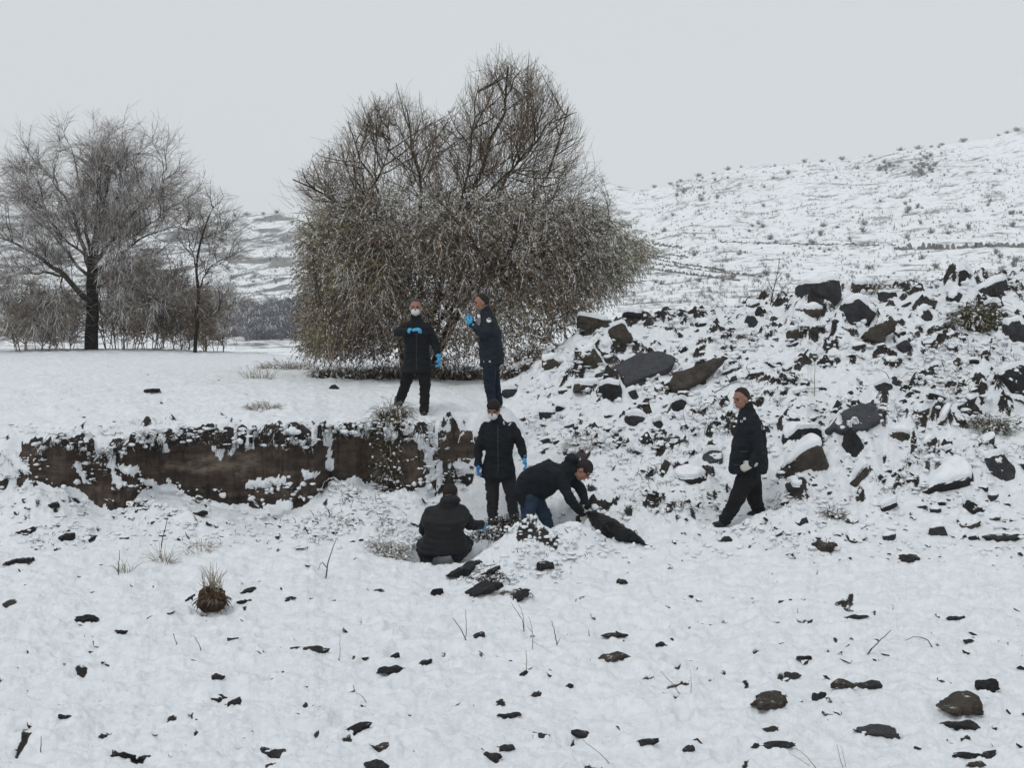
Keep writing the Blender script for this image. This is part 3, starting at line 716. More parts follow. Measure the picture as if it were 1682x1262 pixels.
bare_tree('bare_tree', 'tall frosted broad-crowned bare tree with thick dark trunk at far left', 'tree', 150, 577, YT, [
    ([(150, 577, 0), (152, 520, 0), (152, 450, 0), (158, 380, .1), (168, 310, 0), (182, 250, 0)], .21),
    ([(152, 500, 0), (138, 490, -.4), (105, 455, -1), (60, 420, -1.3), (10, 395, -1.5), (-30, 380, -1.5)], .10),
    ([(150, 450, 0), (130, 380, .3), (110, 310, .6), (80, 260, .8), (55, 235, .8)], .08),
    ([(152, 440, 0), (140, 350, .5), (130, 280, .6), (122, 220, .6), (115, 200, .6)], .07),
    ([(158, 400, 0), (185, 340, -.5), (200, 290, -.6), (208, 240, -.5), (210, 205, -.5)], .08),
    ([(160, 430, 0), (195, 380, -.6), (235, 320, -1), (260, 270, -1), (275, 250, -1)], .07),
    ([(155, 450, 0), (190, 425, .4), (235, 390, .8), (280, 370, 1), (300, 365, 1)], .06),
    ([(150, 460, 0), (115, 425, .6), (80, 370, .9), (45, 330, 1), (35, 300, 1)], .06),
    ([(105, 455, -1), (70, 450, -1.3), (30, 455, -1.5), (-10, 465, -1.5)], .05),
    ([(152, 430, 0), (110, 400, -.9), (75, 340, -1.3), (50, 290, -1.3)], .05),
    ([(156, 420, 0), (180, 370, 1.0), (215, 320, 1.4), (240, 290, 1.4), (255, 300, 1.4)], .05),
    ([(160, 370, 0), (160, 300, -.9), (160, 240, -1.1), (165, 215, -1.1)], .05),
    ([(156, 430, 0), (205, 400, -1.3), (250, 360, -1.6), (285, 320, -1.6)], .045),
    ([(152, 480, 0), (200, 450, -.6), (225, 470, -.9), (260, 500, -.9)], .035),
    ([(105, 455, -1), (90, 490, -1.2), (70, 510, -1.2)], .03),
   ], 31, sec=(18, 1.1), ter=(10, .65), tw=(8, .42))
bare_tree('young_tree', 'slender young tree with a forked dark stem right of the broad bare tree', 'tree', 320, 579, 33.5, [
    ([(320, 579, 0), (322, 530, 0), (325, 480, 0), (322, 440, 0), (330, 390, 0), (345, 345, 0), (352, 320, 0)], .06),
    ([(325, 480, 0), (340, 445, 0), (362, 425, 0), (385, 418, 0)], .03),
    ([(322, 440, 0), (310, 395, .2), (305, 350, .2)], .025),
    ([(330, 390, 0), (350, 380, .4), (372, 370, .4)], .02),
    ([(322, 550, 0), (345, 520, 0), (365, 505, 0)], .02),
   ], 32, sec=(10, .7), ter=(7, .5), tw=(6, .36), leafn=0)
def thicket(label, u, v, Y, wpx, hpx, n, seed, leafn=1, mats=None, tone=None):
    rs = np.random.RandomState(seed); L = []
    for k in range(n):
        a = rs.uniform(-1, 1); u0 = u + a * wpx * 0.30; hh = hpx * rs.uniform(.6, 1.0) * (1 - 0.25 * abs(a))
        u1 = u + a * wpx * 0.5; dy = rs.uniform(-.6, .6)
        L.append(([(u0, v, dy), ((u0 * 2 + u1) / 3 + rs.normal() * 6, v - hh * .4, dy * 1.2), ((u0 + u1 * 2) / 3, v - hh * .75, dy * 1.4), (u1, v - hh, dy * 1.6)], rs.uniform(.008, .018)))
    return bare_tree('thicket_bush', label, 'bush', u, v, Y, L, seed, mats=(M['branch'], M['twigt'], M['twigt']), sec=(9, .6), ter=(5, .5), tw=(4, .4), lv0=1, leafn=leafn, nz_=7, squash=.9, lo0=.06)
thicket('low frosted bush at the left edge of the picture', 52, 580, 33.0, 110, 120, 12, 41, 0)
thicket('short brown bush between the left edge bush and the thick trunk', 112, 578, 35.0, 70, 100, 9, 42, 2)
thicket('tall brown leafy bush just right of the thick dark trunk', 196, 577, 35.5, 90, 165, 14, 43, 3)
thicket('dense brown bush with dark stems halfway to the slender tree', 243, 577, 34.5, 90, 170, 16, 44, 3)
thicket('brown bush left of the slender forked stem', 287, 577, 35.5, 80, 150, 13, 45, 3)
thicket('pale frosted bush right of the slender forked stem', 356, 577, 35.0, 70, 110, 10, 46, 1)

# ---- scrub on the far slopes
def scrub_mesh(seed, n=22, h=1.0, dark=False):
    rs = np.random.RandomState(seed); L = []; R_ = []
    for k in range(n):
        d = np.array([rs.normal() * .45, rs.normal() * .45, 1.0])
        c = curve(np.array([rs.normal() * .08, rs.normal() * .08, -0.1]), d, h * rs.uniform(.6, 1.1), 4, rs, 0.35); L.append(c); R_.append(np.linspace(.028, .012, 4))
        for j in range(4):
            i = rs.randint(1, 3); e = curve(c[i], nrm(c[i + 1] - c[i]) + rs.normal(size=3) * .7, h * .4, 3, rs, .3); L.append(e); R_.append(np.linspace(.018, .008, 3))
    V, Fc = tubes(L, R_, 3)
    return raw_mesh('scrub', V, Fc, M['scrub'], False)
M['scrub'] = m_twig('far_scrub', (0.10, 0.095, 0.09), (0.18, 0.165, 0.15), 0.7, thr=0.3)
scr = [scrub_mesh(60 + k) for k in range(6)]
rs = np.random.RandomState(77)
def scrub_spot():
    while True:
        r = rs.rand()
        if r < 0.55: u, v = rs.uniform(1060, 1682), rs.uniform(330, 470)
        elif r < 0.75: u, v = rs.normal(1500, 60), rs.normal(272, 14)
        elif r < 0.85: u, v = rs.normal(1160, 50), rs.normal(305, 16)
        elif r < 0.92: u, v = rs.uniform(340, 520), rs.uniform(352, 470)
        else: u, v = rs.uniform(1080, 1682), np.interp(rs.uniform(1080, 1682), [1080, 1682], [300, 225])
        if 0.0 < fbm(np.array([u / 70]), np.array([v / 30]), 3)[0] + .25 * (rs.rand() - .5): return u, v
GB = 'leafless bushes dotting the far snowy hillside'
nb = 0
for k in range(280):
    u, v = scrub_spot(); p = hill_hit(u, v)
    if p.y > 405: continue
    o = link('hillside_bush', scr[k % 6]); o.location = p; s_ = (0.4 + 1.0 * rs.rand() ** 2) * (0.65 + p.y / 450)
    o.scale = (s_, s_, s_ * rs.uniform(.8, 1.3)); o.rotation_euler = (0, 0, rs.uniform(0, 6.28))
    tag(o, 'small leafless bush dusted with snow on the far hillside', 'bush', GB)
# crest bushes against the sky
for k, u in enumerate([1075, 1102, 1118, 1150, 1172, 1196, 1322, 1350, 1384, 1430, 1480, 1508, 1530, 1548, 1582, 1640, 1655, 1672, 385, 405, 432, 455]):
    j = int(round((u - uf[0]) / (uf[1] - uf[0]))); i = int(np.argmin(V2[:, j])); p = Vector(((u - CX) / F * yf[i], yf[i], z2[i, j]))
    o = link('hillside_bush', scr[k % 6]); o.location = p; s_ = rs.uniform(1.0, 2.0); o.scale = (s_ * 1.4, s_ * 1.4, s_); o.rotation_euler = (0, 0, rs.uniform(0, 6.28))
    tag(o, 'dark bush standing out on the crest of the far hill', 'bush', 'bushes along the crest of the far hill')
# uncountable low scrub and the dark thicket in the valley
def scatter_mesh(name, src, placements, mat, label=None):
    n = len(src.vertices); co = np.empty(n * 3, np.float32); src.vertices.foreach_get('co', co); co = co.reshape(-1, 3)
    nf_ = len(src.polygons); fi = np.empty(nf_ * 4, np.int32); src.polygons.foreach_get('vertices', fi) ; fi = fi.reshape(-1, 4)
    V = []; Fc = []
    for k, (p, s_, a) in enumerate(placements):
        ca, sa = math.cos(a), math.sin(a)
        q = co * np.array(s_); V.append(np.stack([q[:, 0] * ca - q[:, 1] * sa + p[0], q[:, 0] * sa + q[:, 1] * ca + p[1], q[:, 2] + p[2]], 1)); Fc.append(fi + k * n)
    return link(name, raw_mesh(name, np.concatenate(V), np.concatenate(Fc), mat, False))
small = scrub_mesh(90, 5)
pl = []
for k in range(7500):
    if k < 5400: u, v = rs.uniform(1040, 1800), rs.uniform(250, 500)
    else: u, v = rs.uniform(250, 560), rs.uniform(350, 520)
    p = hill_hit(u, v)
    if p.y > 400 or fbm(np.array([u / 60]), np.array([v / 25]), 8)[0] < -0.12: continue
    s_ = rs.uniform(.25, .75) * (0.5 + p.y / 420); pl.append((p, (s_, s_, s_), rs.uniform(0, 6.28)))
o = scatter_mesh('hillside_scrub', small, pl, M['scrub']); tag(o, 'sparse low scrub poking through the snow of the far hills', 'scrub', kind='stuff')
pl = []
M['wood'] = m_twig('far_wood', (0.10, 0.105, 0.12), (0.17, 0.17, 0.185), 0.75, thr=0.3)
mid = scrub_mesh(91, 16)
for k in range(330):
    u, v = rs.normal(450, 50), rs.uniform(500, 560)
    if k > 230: u, v = rs.uniform(500, 620), rs.uniform(490, 560)
    p = hill_hit(u, v); s_ = rs.uniform(1.2, 2.6); pl.append((p, (s_ * 1.3, s_ * 1.3, s_), rs.uniform(0, 6.28)))
o = scatter_mesh('valley_thicket', mid, pl, M['wood']); tag(o, 'dark blue-grey thicket in the valley between the left trees and the willow', 'thicket', kind='stuff')
# frosted scrub and dead stalks on the flat beyond the rubble crest
pl = []
for k in range(420):
    u, v = rs.uniform(1010, 1700), rs.uniform(462, 520); p = hill_hit(u, v)
    if p.y < 45: p = hill_hit(u, v - 8)
    s_ = rs.uniform(.3, .8) * (0.4 + p.y / 200); pl.append((p, (s_ * 1.2, s_ * 1.2, s_), rs.uniform(0, 6.28)))
o = scatter_mesh('frosted_scrub', small, pl, M['twigf']); tag(o, 'white frosted scrub on the flat just beyond the rubble crest', 'scrub', kind='stuff')

# ------------------------------------------------------------------ rocks
M['bare_dark'] = m_rock('bare_dark_stone', (0.014, 0.014, 0.015), (0.034, 0.033, 0.034), thr=1.02)
M['bare_black'] = m_rock('bare_black_stone', (0.008, 0.008, 0.009), (0.018, 0.018, 0.020), thr=1.02)
M['bare_brown'] = m_rock('bare_brown_stone', (0.026, 0.021, 0.017), (0.060, 0.050, 0.040), thr=1.02)
def poly_slab(label, pts, mat, lean=1.3, thick=0.14, name='slab_rock', cap=False, ymin=11, seed=0):
    """flat stone with an irregular outline, its broad face leaning back (lean = metres back per metre up)"""
    uc = sum(p[0] for p in pts) / len(pts); vb = max(p[1] for p in pts); p0 = hit(uc, vb, ymin); Y = p0.y - 0.03; rs = np.random.RandomState(seed + int(uc))
    out = []
    for i in range(len(pts)):
        (u0, v0), (u1, v1) = pts[i], pts[(i + 1) % len(pts)]
        for t in np.linspace(0, 1, 6, endpoint=False): out.append((u0 + (u1 - u0) * t + rs.normal() * .9, v0 + (v1 - v0) * t + rs.normal() * .7))
    k = Y / F; zb = (HZ - vb) * k
    def W(u, v):
        # solve for the point of the leaning plane in the column and row of this outline point
        s = (HZ - v) / F; y = (Y - lean * zb) / (1 - lean * s); return np.array([(u - CX) / F * y, y, s * y])
    top = [W(*q) + np.array([0, -.05, .05]) for q in out]; n = len(top); c = sum(top) / n; nn = np.array([0, -1.0, lean]); nn /= np.linalg.norm(nn)
    V = [c + nn * .004]; rings = []
    for f, dz in ((.5, .002), (.85, 0), (1.0, -.012), (1.03, -.05), (1.0, -thick)):
        rings.append(len(V)); V += [c + (q - c) * f + nn * dz for q in top]
    Fc = [(0, rings[0] + i, rings[0] + (i + 1) % n) for i in range(n)]
    for a_, b_ in zip(rings[:-1], rings[1:]):
        for i in range(n):
            j = (i + 1) % n; Fc += [(a_ + i, b_ + i, b_ + j), (a_ + i, b_ + j, a_ + j)]
    V = np.array(V); o = link(name, raw_mesh(name, V - c, np.array(Fc), M[mat], False)); o.location = c; tag(o, label, 'rock'); return o
_ico = {}
def ico(sub):
    if sub not in _ico:
        bm = bmesh.new(); bmesh.ops.create_icosphere(bm, subdivisions=sub, radius=1.0)
        V = np.array([v.co[:] for v in bm.verts]); Fc = np.array([[v.index for v in f.verts] for f in bm.faces]); bm.free(); _ico[sub] = (V, Fc)
    return _ico[sub]
def rock_verts(seed, w, d, h, kind='block', roll=0.0, pitch=0.0, yaw=0.0, sub=4):
    rs = np.random.RandomState(seed); V, Fc = ico(sub); q = V.copy()
    p = {'block': 5.0, 'slab': 6.0, 'round': 2.3, 'wedge': 4.0}[kind]
    q = q / (np.sum(np.abs(q) ** p, 1) ** (1 / p))[:, None]
    if kind == 'wedge': q[:, 2] *= 0.55 + 0.45 * q[:, 0]
    k = {'block': 9, 'slab': 7, 'round': 7, 'wedge': 7}[kind]
    for _ in range(k):
        n = rs.normal(size=3); n[2] *= (0.3 if kind == 'slab' else 0.8); n /= np.linalg.norm(n)
        off = rs.uniform(.62, .95) * (1.12 if kind != 'round' else .95)
        ex = q @ n - off; q = q - np.maximum(ex, 0)[:, None] * n[None]
    q = q + 0.05 * fbm(q[:, 0] * 2.2 + seed, q[:, 1] * 2.2, q[:, 2] * 2.2, 4)[:, None] * V
    q = q + 0.018 * fbm(q[:, 0] * 9 + seed, q[:, 1] * 9, q[:, 2] * 9, 2)[:, None] * V
    q = q / np.maximum(np.abs(q).max(0), 1e-6) * np.array([w, d, h]) * 0.5
    R_ = Matrix.Rotation(yaw, 3, 'Z') @ Matrix.Rotation(roll, 3, 'Y') @ Matrix.Rotation(pitch, 3, 'X')
    return q @ np.array(R_).T, Fc
def vnormals(V, Fc):
    n = np.cross(V[Fc[:, 1]] - V[Fc[:, 0]], V[Fc[:, 2]] - V[Fc[:, 0]]); o = np.zeros_like(V)
    for k in range(3): np.add.at(o, Fc[:, k], n)
    return o / np.maximum(np.linalg.norm(o, axis=1)[:, None], 1e-9)
def snow_cap(V, Fc, th, seed, lo=0.35, hi=0.75):
    n = vnormals(V, Fc); s = sst(lo, hi, n[:, 2] + 0.30 * fbm(V[:, 0] * 5 + seed, V[:, 1] * 5, V[:, 2] * 5, 3))
    zt = np.clip((V[:, 2] - V[:, 2].min()) / max(1e-6, np.ptp(V[:, 2])), 0, 1); s = s * sst(0.2, 0.5, zt)
    q = V - n * (1 - s)[:, None] * 0.03
    q = q + n * (s * th * 0.3)[:, None]; q[:, 2] += s * th * (0.75 + 0.5 * fbm(V[:, 0] * 6, V[:, 1] * 6, seed, 2))
    return q
def bank_snow(items):
    """heap the snow cover up behind and beside each rock"""
    global z, VV
    for p, w, d, h, flat in items:
        x0, y0 = p.x, p.y + d * (.75 if not flat else .3)
        j0, j1 = [int(np.clip((q - us[0]) / (us[1] - us[0]), 0, NC - 1)) for q in ((x0 - 2.2 * w) / p.y * F + CX, (x0 + 2.2 * w) / p.y * F + CX)]
        sl = slice(max(j0, 0), j1 + 1); dx = (XX[:, sl] - x0); dy = YY[:, sl] - y0
        n_ = 1 + .5 * fbm(XX[:, sl] * 6, YY[:, sl] * 6, 3, 2)
        g_ = np.exp(-(dx / (w * .62)) ** 2 - (dy / (d * .60)) ** 2) * h * (.80 if not flat else .0)
        g_ += np.exp(-((np.abs(dx) - w * .55) / (w * .22)) ** 2 - ((YY[:, sl] - p.y) / (d * .7)) ** 2) * h * (.30 if not flat else .45)
        g_ += np.exp(-(dx / (w * .5)) ** 2 - ((YY[:, sl] - p.y + d * .25) / (d * .25)) ** 2) * h * .16 * (not flat)
        z[:, sl] += g_ * n_
    VV = HZ - z / YY * F
    ground.data.vertices.foreach_set('co', np.stack([XX, Yd, z], -1).astype(np.float32).ravel()); ground.data.update()
def add_rock(name, cat, label, u0, u1, v0, v1, mat, kind='block', roll=0.0, pitch=0.0, yaw=0.0, cap=0.045, depth=0.7, sink=0.25, seed=None, group=None, flat=False):
    uc = (u0 + u1) / 2; p = PRE.get((u0, v1)) or hit(uc, v1 + (0 if flat else 1)); Y = p.y; k = Y / F
    w = (u1 - u0) * k; hh = (v1 - v0) * k
    if flat:
        sl_ = max(.16, 2.7 / Y); d = min(max(0.07, hh / sl_ * 0.46), w * 1.0); hh = max(0.025, hh * 0.40); w *= .93; cap = 0; mat = {'rock_dark': 'bare_dark', 'rock_black': 'bare_black', 'rock_brown': 'bare_brown'}.get(mat, mat)
    else: d = max(w, hh) * depth
    seed = seed if seed is not None else int(u0 * 7 + v0)
    H = hh * (1 + sink)
    c = abs(math.cos(roll)); s_ = abs(math.sin(roll))
    # size of the unrotated stone whose rotated outline spans w x H
    if abs(roll) > 0.05 and kind == 'slab':
        L = w / max(c, .3) * 0.92; T = max(0.06, H - L * s_ * 0.9) if H > L * s_ else H * 0.5
    else: L, T = w, H
    V, Fc = rock_verts(seed, L, d, T, kind, roll, pitch, yaw)
    if flat:
        an = np.arctan2(V[:, 1] / d, V[:, 0] / L); V[:, :2] *= (1 + 0.42 * fbm(np.cos(an) * 1.9 + seed, np.sin(an) * 1.9, seed * .37, 4))[:, None]
        V[:, 2] += .022 * fbm(V[:, 0] * 9, V[:, 1] * 9, seed, 3)
    o = link(name, raw_mesh(name, V, Fc, M[mat], False)); zc = p.z + hh * 0.5 - H * sink * 0.3
    o.location = (p.x, p.y + d * 0.35, zc)
    tag(o, label, cat, group)
    if flat: o.location.z -= T * .10
    if cap > 0:
        s2 = link('snow_cap', raw_mesh('snow_cap', snow_cap(V, Fc, cap, seed), Fc, M['snow'], True), o)
    return o
B, S, RD, W_ = 'block', 'slab', 'round', 'wedge'
D, BR, BK, G = 'rock_dark', 'rock_brown', 'rock_black', 'rock_grey'
ROCKS = [
 # crest of the rubble slope
 (1312, 1387, 460, 506, D, B, -.22, 'long black block on the rubble crest, snow on its back, left of the brown hummock'),
 (1394, 1443, 462, 484, BR, RD, 0, 'brown hummock on the rubble crest right of the long black block'),
 (1315, 1358, 505, 527, BR, RD, .0, 'grey-brown oval boulder under the long black block of the crest'),
 (1384, 1442, 490, 542, D, B, -.5, 'large dark leaning boulder below the brown hummock of the crest'),
 (1293, 1322, 540, 562, BR, RD, 0, 'round stone with a tall white snow hat left of the smooth brown slab'),
 (1564, 1596, 446, 482, BK, B, .75, 'black diamond-shaped rock standing on its corner on the skyline'),
 (1590, 1660, 460, 491, D, W_, -.15, 'wide dark slab on the crest right of the black diamond-shaped rock'),
 (1224, 1250, 520, 543, D, B, .2, 'small dark rock among weeds left of the round stone with a snow hat'),
 (1655, 1700, 530, 574, D, B, -.2, 'dark rock cut by the right edge of the picture above the middle of the slope'),
 (1648, 1705, 603, 655, BK, B, -.35, 'black rock with a thick snow roof at the right edge of the picture'),
 (1508, 1536, 508, 530, D, B, -.3, 'small dark rock near the crest left of the olive grass clump'),
 (1436, 1466, 623, 648, D, S, -.5, 'small dark pointed slab alone in the smooth snow above the grey slab'),
 (1475, 1500, 560, 585, D, B, -.5, 'small dark stone beside the brush right of the smooth brown slab'),
 (1620, 1660, 500, 535, D, B, -.3, 'dark rock behind the olive grass clump'),
 # left end of the rubble
 (942, 1003, 527, 552, BR, S, .15, 'brown rock at the top left of the rubble beside the willow'),
 (1004, 1036, 540, 573, BR, B, -.5, 'brown block leaning left next to the top left brown rock'),
 (1022, 1058, 510, 524, BK, RD, .1, 'black rock on the left skyline of the rubble just right of the willow'),
 (981, 1025, 629, 661, BK, B, -.45, 'black block with snow on top below the left end of the large grey slab'),
 (940, 990, 628, 646, BR, RD, 0, 'low reddish brown stone left of the black block below the grey slab'),
 (1104, 1131, 660, 682, BK, B, -.3, 'small black rock below the long olive brown slab'),
 (1026, 1066, 681, 702, D, RD, .1, 'rounded dark brown boulder in the snow above the bending man'),
 (1068, 1090, 690, 706, D, RD, -.4, 'small dark stone just right of the rounded dark brown boulder'),
 (822, 880, 594, 621, BK, S, -.38, 'black log-like rock behind the photographing policeman'),
 (890, 926, 583, 611, BR, B, -.1, 'brown stone between the black log-like rock and the grey slab'),
 (944, 985, 565, 606, BR, B, -.6, 'leaning brown stone above the left end of the large grey slab'),
 (824, 852, 640, 658, D, B, .0, 'dark flat stone beside the leg of the photographing policeman'),
 # middle of the slope
 (1378, 1428, 708, 768, BK, W_, -.5, 'black overhung rock directly under the grey sloping slab'),
 (1276, 1362, 732, 786, BR, W_, -.35, 'big brown wedge-shaped rock with snow on its back right of the walking man'),
 (1286, 1353, 704, 736, BK, B, .0, 'black rock under a smooth snow dome just right of the walking man'),
 (1436, 1492, 670, 719, D, RD, .0, 'dark crumbly earth clod right of the grey sloping slab'),
 (1458, 1502, 711, 742, BR, RD, .1, 'oval brown boulder below the dark crumbly clod'),
 (1529, 1566, 671, 708, BR, S, -.9, 'brown stone leaning steeply on the slope right of the dark crumbly clod'),
 (1384, 1430, 768, 809, BR, S, -.8, 'curved grey-brown stone below the big brown wedge-shaped rock'),
 (1110, 1167, 778, 799, BK, RD, .1, 'black oval rock with snow on top left of the walking man'),
 (1155, 1198, 746, 771, G, RD, .1, 'grey stone by the hand of the walking man'),
 (1506, 1606, 770, 815, BK, W_, -.3, 'wide black rock under a snow roof low on the right slope'),
 (1612, 1672, 750, 794, D, B, -.1, 'dark rock hung with snow near the right edge, beside the wide black rock'),
 (1290, 1323, 795, 816, D, RD, .0, 'small dark boulder below the big brown wedge-shaped rock'),
 (1440, 1478, 824, 843, BK, S, -.4, 'small black slab pointing up to the right at the foot of the slope'),
 (1586, 1620, 822, 852, BK, S, .6, 'narrow black stone leaning down to the right at the foot of the slope'),
 (1030, 1066, 735, 752, D, S, .4, 'flat dark stone lying in dry weeds above the black bag'),
 (1300, 1330, 640, 650, D, S, -.3, 'thin dark stone on the slope right of the walking man above his head'),
 (1545, 1580, 740, 768, D, B, -.4, 'dark rock above the wide black rock of the lower right slope'),
]
PRE = {}; items = []
for r in ROCKS:
    p = hit((r[0] + r[1]) / 2, r[3] + 1); PRE[(r[0], r[3])] = p; k = p.y / F; w_ = (r[1] - r[0]) * k; h_ = (r[3] - r[2]) * k; items.append((p, w_, max(w_, h_) * .7, h_, False))
bank_snow(items)
for r in ROCKS:
    u0, u1, v0, v1, mat, kind, roll, lab = r
    bare = mat == G and kind == S
    o = add_rock('slab_rock' if kind == S else 'rock', 'rock', lab, u0, u1, v0, v1, mat, kind, roll, pitch=(0.75 if bare else 0.0), yaw=0.0,
             cap=0.0 if bare else 0.06, depth=(0.9 if bare else .7))
poly_slab('large bare grey slab lying at an angle right of the willow', [(979, 619), (1050, 584), (1086, 580), (1108, 592), (1100, 607), (1030, 634)], 'rock_grey', 1.5)
poly_slab('long olive brown slab right of the large bare grey slab', [(1098, 634), (1106, 617), (1150, 603), (1172, 592), (1190, 593), (1165, 618), (1132, 640), (1106, 644)], 'bare_brown', .8)
poly_slab('grey slab with a bare sloping face above the deep black gap', [(1356, 710), (1384, 679), (1412, 667), (1458, 664), (1448, 690), (1425, 706), (1395, 712)], 'rock_grey', 1.5, .1)
poly_slab('smooth brown slab leaning up to the right in the middle of the snowy slope', [(1416, 556), (1430, 542), (1462, 530), (1472, 533), (1470, 545), (1455, 553), (1452, 566), (1430, 562)], 'bare_brown', .5)
FLATS = [
 (1620, 1690, 871, 890, D, 'long flat dark rock at the right edge at the foot of the slope'),
 (1478, 1514, 897, 923, D, 'dark jagged stone in the snow below the small black slab'),
 (1338, 1381, 879, 904, BR, 'brown jagged stone at the foot of the slope right of the walking man'),
 (1273, 1301, 979, 989, D, 'lone small domed dark stone in smooth snow right of centre'),
 (1234, 1305, 1129, 1166, BR, 'large round brown boulder in the foreground'),
 (1367, 1412, 1110, 1131, BR, 'dark brown flat stone, left one of a touching pair in the foreground'),
 (1408, 1455, 1114, 1134, D, 'dark ragged flat stone, right one of a touching pair in the foreground'),
 (1544, 1622, 1127, 1178, BR, 'broken light brown rock with a snow fold at lower right'),
 (1597, 1647, 1116, 1134, BK, 'black rectangular stone right of the broken light brown rock'),
 (1407, 1479, 1181, 1209, G, 'grey-black angular stone with a notch in the right foreground'),
 (1541, 1619, 1179, 1199, D, 'flat dark stone right below the broken light brown rock'),
 (1235, 1321, 1212, 1231, D, 'long flat dark stone near the bottom under the large round brown boulder'),
 (1558, 1605, 1012, 1024, D, 'flat dark stone with a thin tip in the right middle ground'),
 (1368, 1430, 1014, 1021, D, 'very thin long dark stone just above the leaning stick'),
 (1558, 1646, 1234, 1250, D, 'bent dark stone at the bottom right'),
 (1590, 1622, 1251, 1266, BR, 'brown stone cut by the bottom edge at the right'),
 (1308, 1333, 1077, 1090, BK, 'small black stone with a tail above the large round brown boulder'),
 (1284, 1325, 1100, 1118, D, 'ragged dark stone touching the snow just above the large round brown boulder'),
 (1333, 1360, 1140, 1151, D, 'small dark stone right of the large round brown boulder'),
 (1584, 1605, 1050, 1058, D, 'small oval dark stone below the flat stone with a thin tip'),
 (1115, 1146, 1234, 1242, D, 'thin dark stone at the bottom right of centre'),
 (548, 616, 1187, 1209, BK, 'long black stone rising to the right in the left foreground'),
 (604, 662, 1217, 1232, BR, 'grey-brown oval stone below the long black stone'),
 (597, 639, 1242, 1268, D, 'dark stone cut by the bottom edge left of centre'),
 (815, 857, 1175, 1184, D, 'thin dark spindle-shaped stone in the centre foreground'),
 (862, 907, 1200, 1213, D, 'dark stone with a pointed hump below the spindle-shaped stone'),
 (940, 977, 1206, 1215, D, 'narrow dark stone right of the stone with the pointed hump'),
 (1037, 1087, 1216, 1229, D, 'dark triangular flat stone in the foreground right of centre'),
 (804, 851, 1231, 1240, D, 'thin dark sliver of stone above the bottom edge at the centre'),
 (788, 826, 1243, 1251, D, 'lowest thin dark sliver of stone at the centre'),
 (980, 1040, 1074, 1091, BR, 'brown flat stone with a snow speck right of the dry stalks'),
 (988, 1032, 1041, 1048, D, 'thin dark strip of stone above the brown flat stone'),
 (1068, 1097, 1055, 1066, BK, 'black knobbly stone right of the thin dark strip'),
 (612, 676, 1090, 1107, BK, 'black ragged stone patch left of centre'),
 (689, 714, 1087, 1094, BK, 'small flat black stone right of the ragged stone patch'),
 (637, 656, 1071, 1081, BK, 'small black stone above the ragged stone patch'),
 (776, 796, 1037, 1049, BK, 'small square black stone left of the dry stalks'),
 (852, 869, 1101, 1112, BK, 'small black stone at the foot of a thin upright stalk'),
 (929, 943, 1122, 1133, BK, 'tiny lone black stone in the smooth centre foreground'),
 (1013, 1035, 951, 962, D, 'small dark block in smooth snow below the black bag'),
 (180, 220, 1232, 1248, BK, 'black stone at the bottom left, left one of two'),
 (218, 249, 1233, 1250, D, 'crooked dark stone at the bottom left, right one of two'),
 (418, 470, 1224, 1247, D, 'dark pointed stone with a sharp right corner in the left foreground'),
 (334, 372, 1143, 1153, BK, 'flat black stone in the left foreground, below the small oval stone'),
 (372, 398, 1146, 1160, D, 'small dark broken stone right of the flat black stone on the left'),
 (116, 154, 1008, 1023, BK, 'black stone sloping down to the right at the far left'),
 (186, 209, 1034, 1042, BK, 'small black stone right below the sloping black stone on the left'),
 (344, 369, 1110, 1117, D, 'small oval dark stone in smooth snow on the left'),
 (476, 553, 1065, 1071, D, 'very thin long dark stone left of centre'),
 (92, 118, 1171, 1182, D, 'small dark stone near the left edge in the foreground'),
 (384, 415, 984, 994, BK, 'flat black stone right of the brown root ball'),
 (394, 420, 967, 976, BK, 'crooked black stone above the flat one right of the root ball'),
 (466, 486, 979, 989, BK, 'little black stone between the root ball and the forked stick'),
 (300, 320, 972, 988, BK, 'black stone touching the left side of the root ball'),
 (0, 54, 913, 929, BK, 'black stone at the left edge below the bank'),
 (22, 55, 858, 880, BK, 'black stone near the left edge just below the bank'),
 (92, 118, 862, 891, BK, 'black upright stone below the left end of the bank'),
 (128, 157, 873, 890, BK, 'black stone right of the upright one below the bank'),
 (315, 338, 834, 848, BK, 'black stone close under the middle of the bank'),
 (74, 94, 822, 838, BK, 'small black stone right under the left end of the bank'),
 (705, 727, 954, 980, BK, 'upright black stone in the snow below the crouching man'),
 (730, 795, 912, 948, BK, 'long black rock slanting up to the right in front of the crouching man'),
 (790, 824, 922, 947, BK, 'narrow black rock in the snow mound right of the crouching man'),
 (755, 824, 946, 978, BK, 'black jagged rock in the lower face of the snow mound'),
 (826, 876, 960, 989, BK, 'black wedge of rock under pale stalks at the foot of the snow mound'),
 (880, 912, 915, 938, BK, 'small black crack-like rock high on the right of the snow mound'),
 (540, 556, 626, 640, BK, 'small dark stone on the terrace left of the upper men'),
 (235, 262, 634, 645, BK, 'small dark stones showing on the middle of the white terrace'),
 (1180, 1204, 876, 893, D, 'small grey pointed stone below the feet of the walking man'),
]
for u0, u1, v0, v1, mat, lab in FLATS:
    rs_ = random.Random(int(u0 * 3 + v0)); kn = rs_.choice([B, S, W_, RD]); big = (v1 - v0) > 24
    roll = rs_.uniform(-.15, .05)
    if u0 in (548, 730, 790, 755, 826): roll = -.38
    add_rock('stone', 'stone', lab, u0, u1, v0, v1, mat, kn, roll, yaw=rs_.uniform(-.4, .4), cap=0.03 if v1 < 1000 else 0.018,
             flat=True, sink=0.5 if not big else .3)

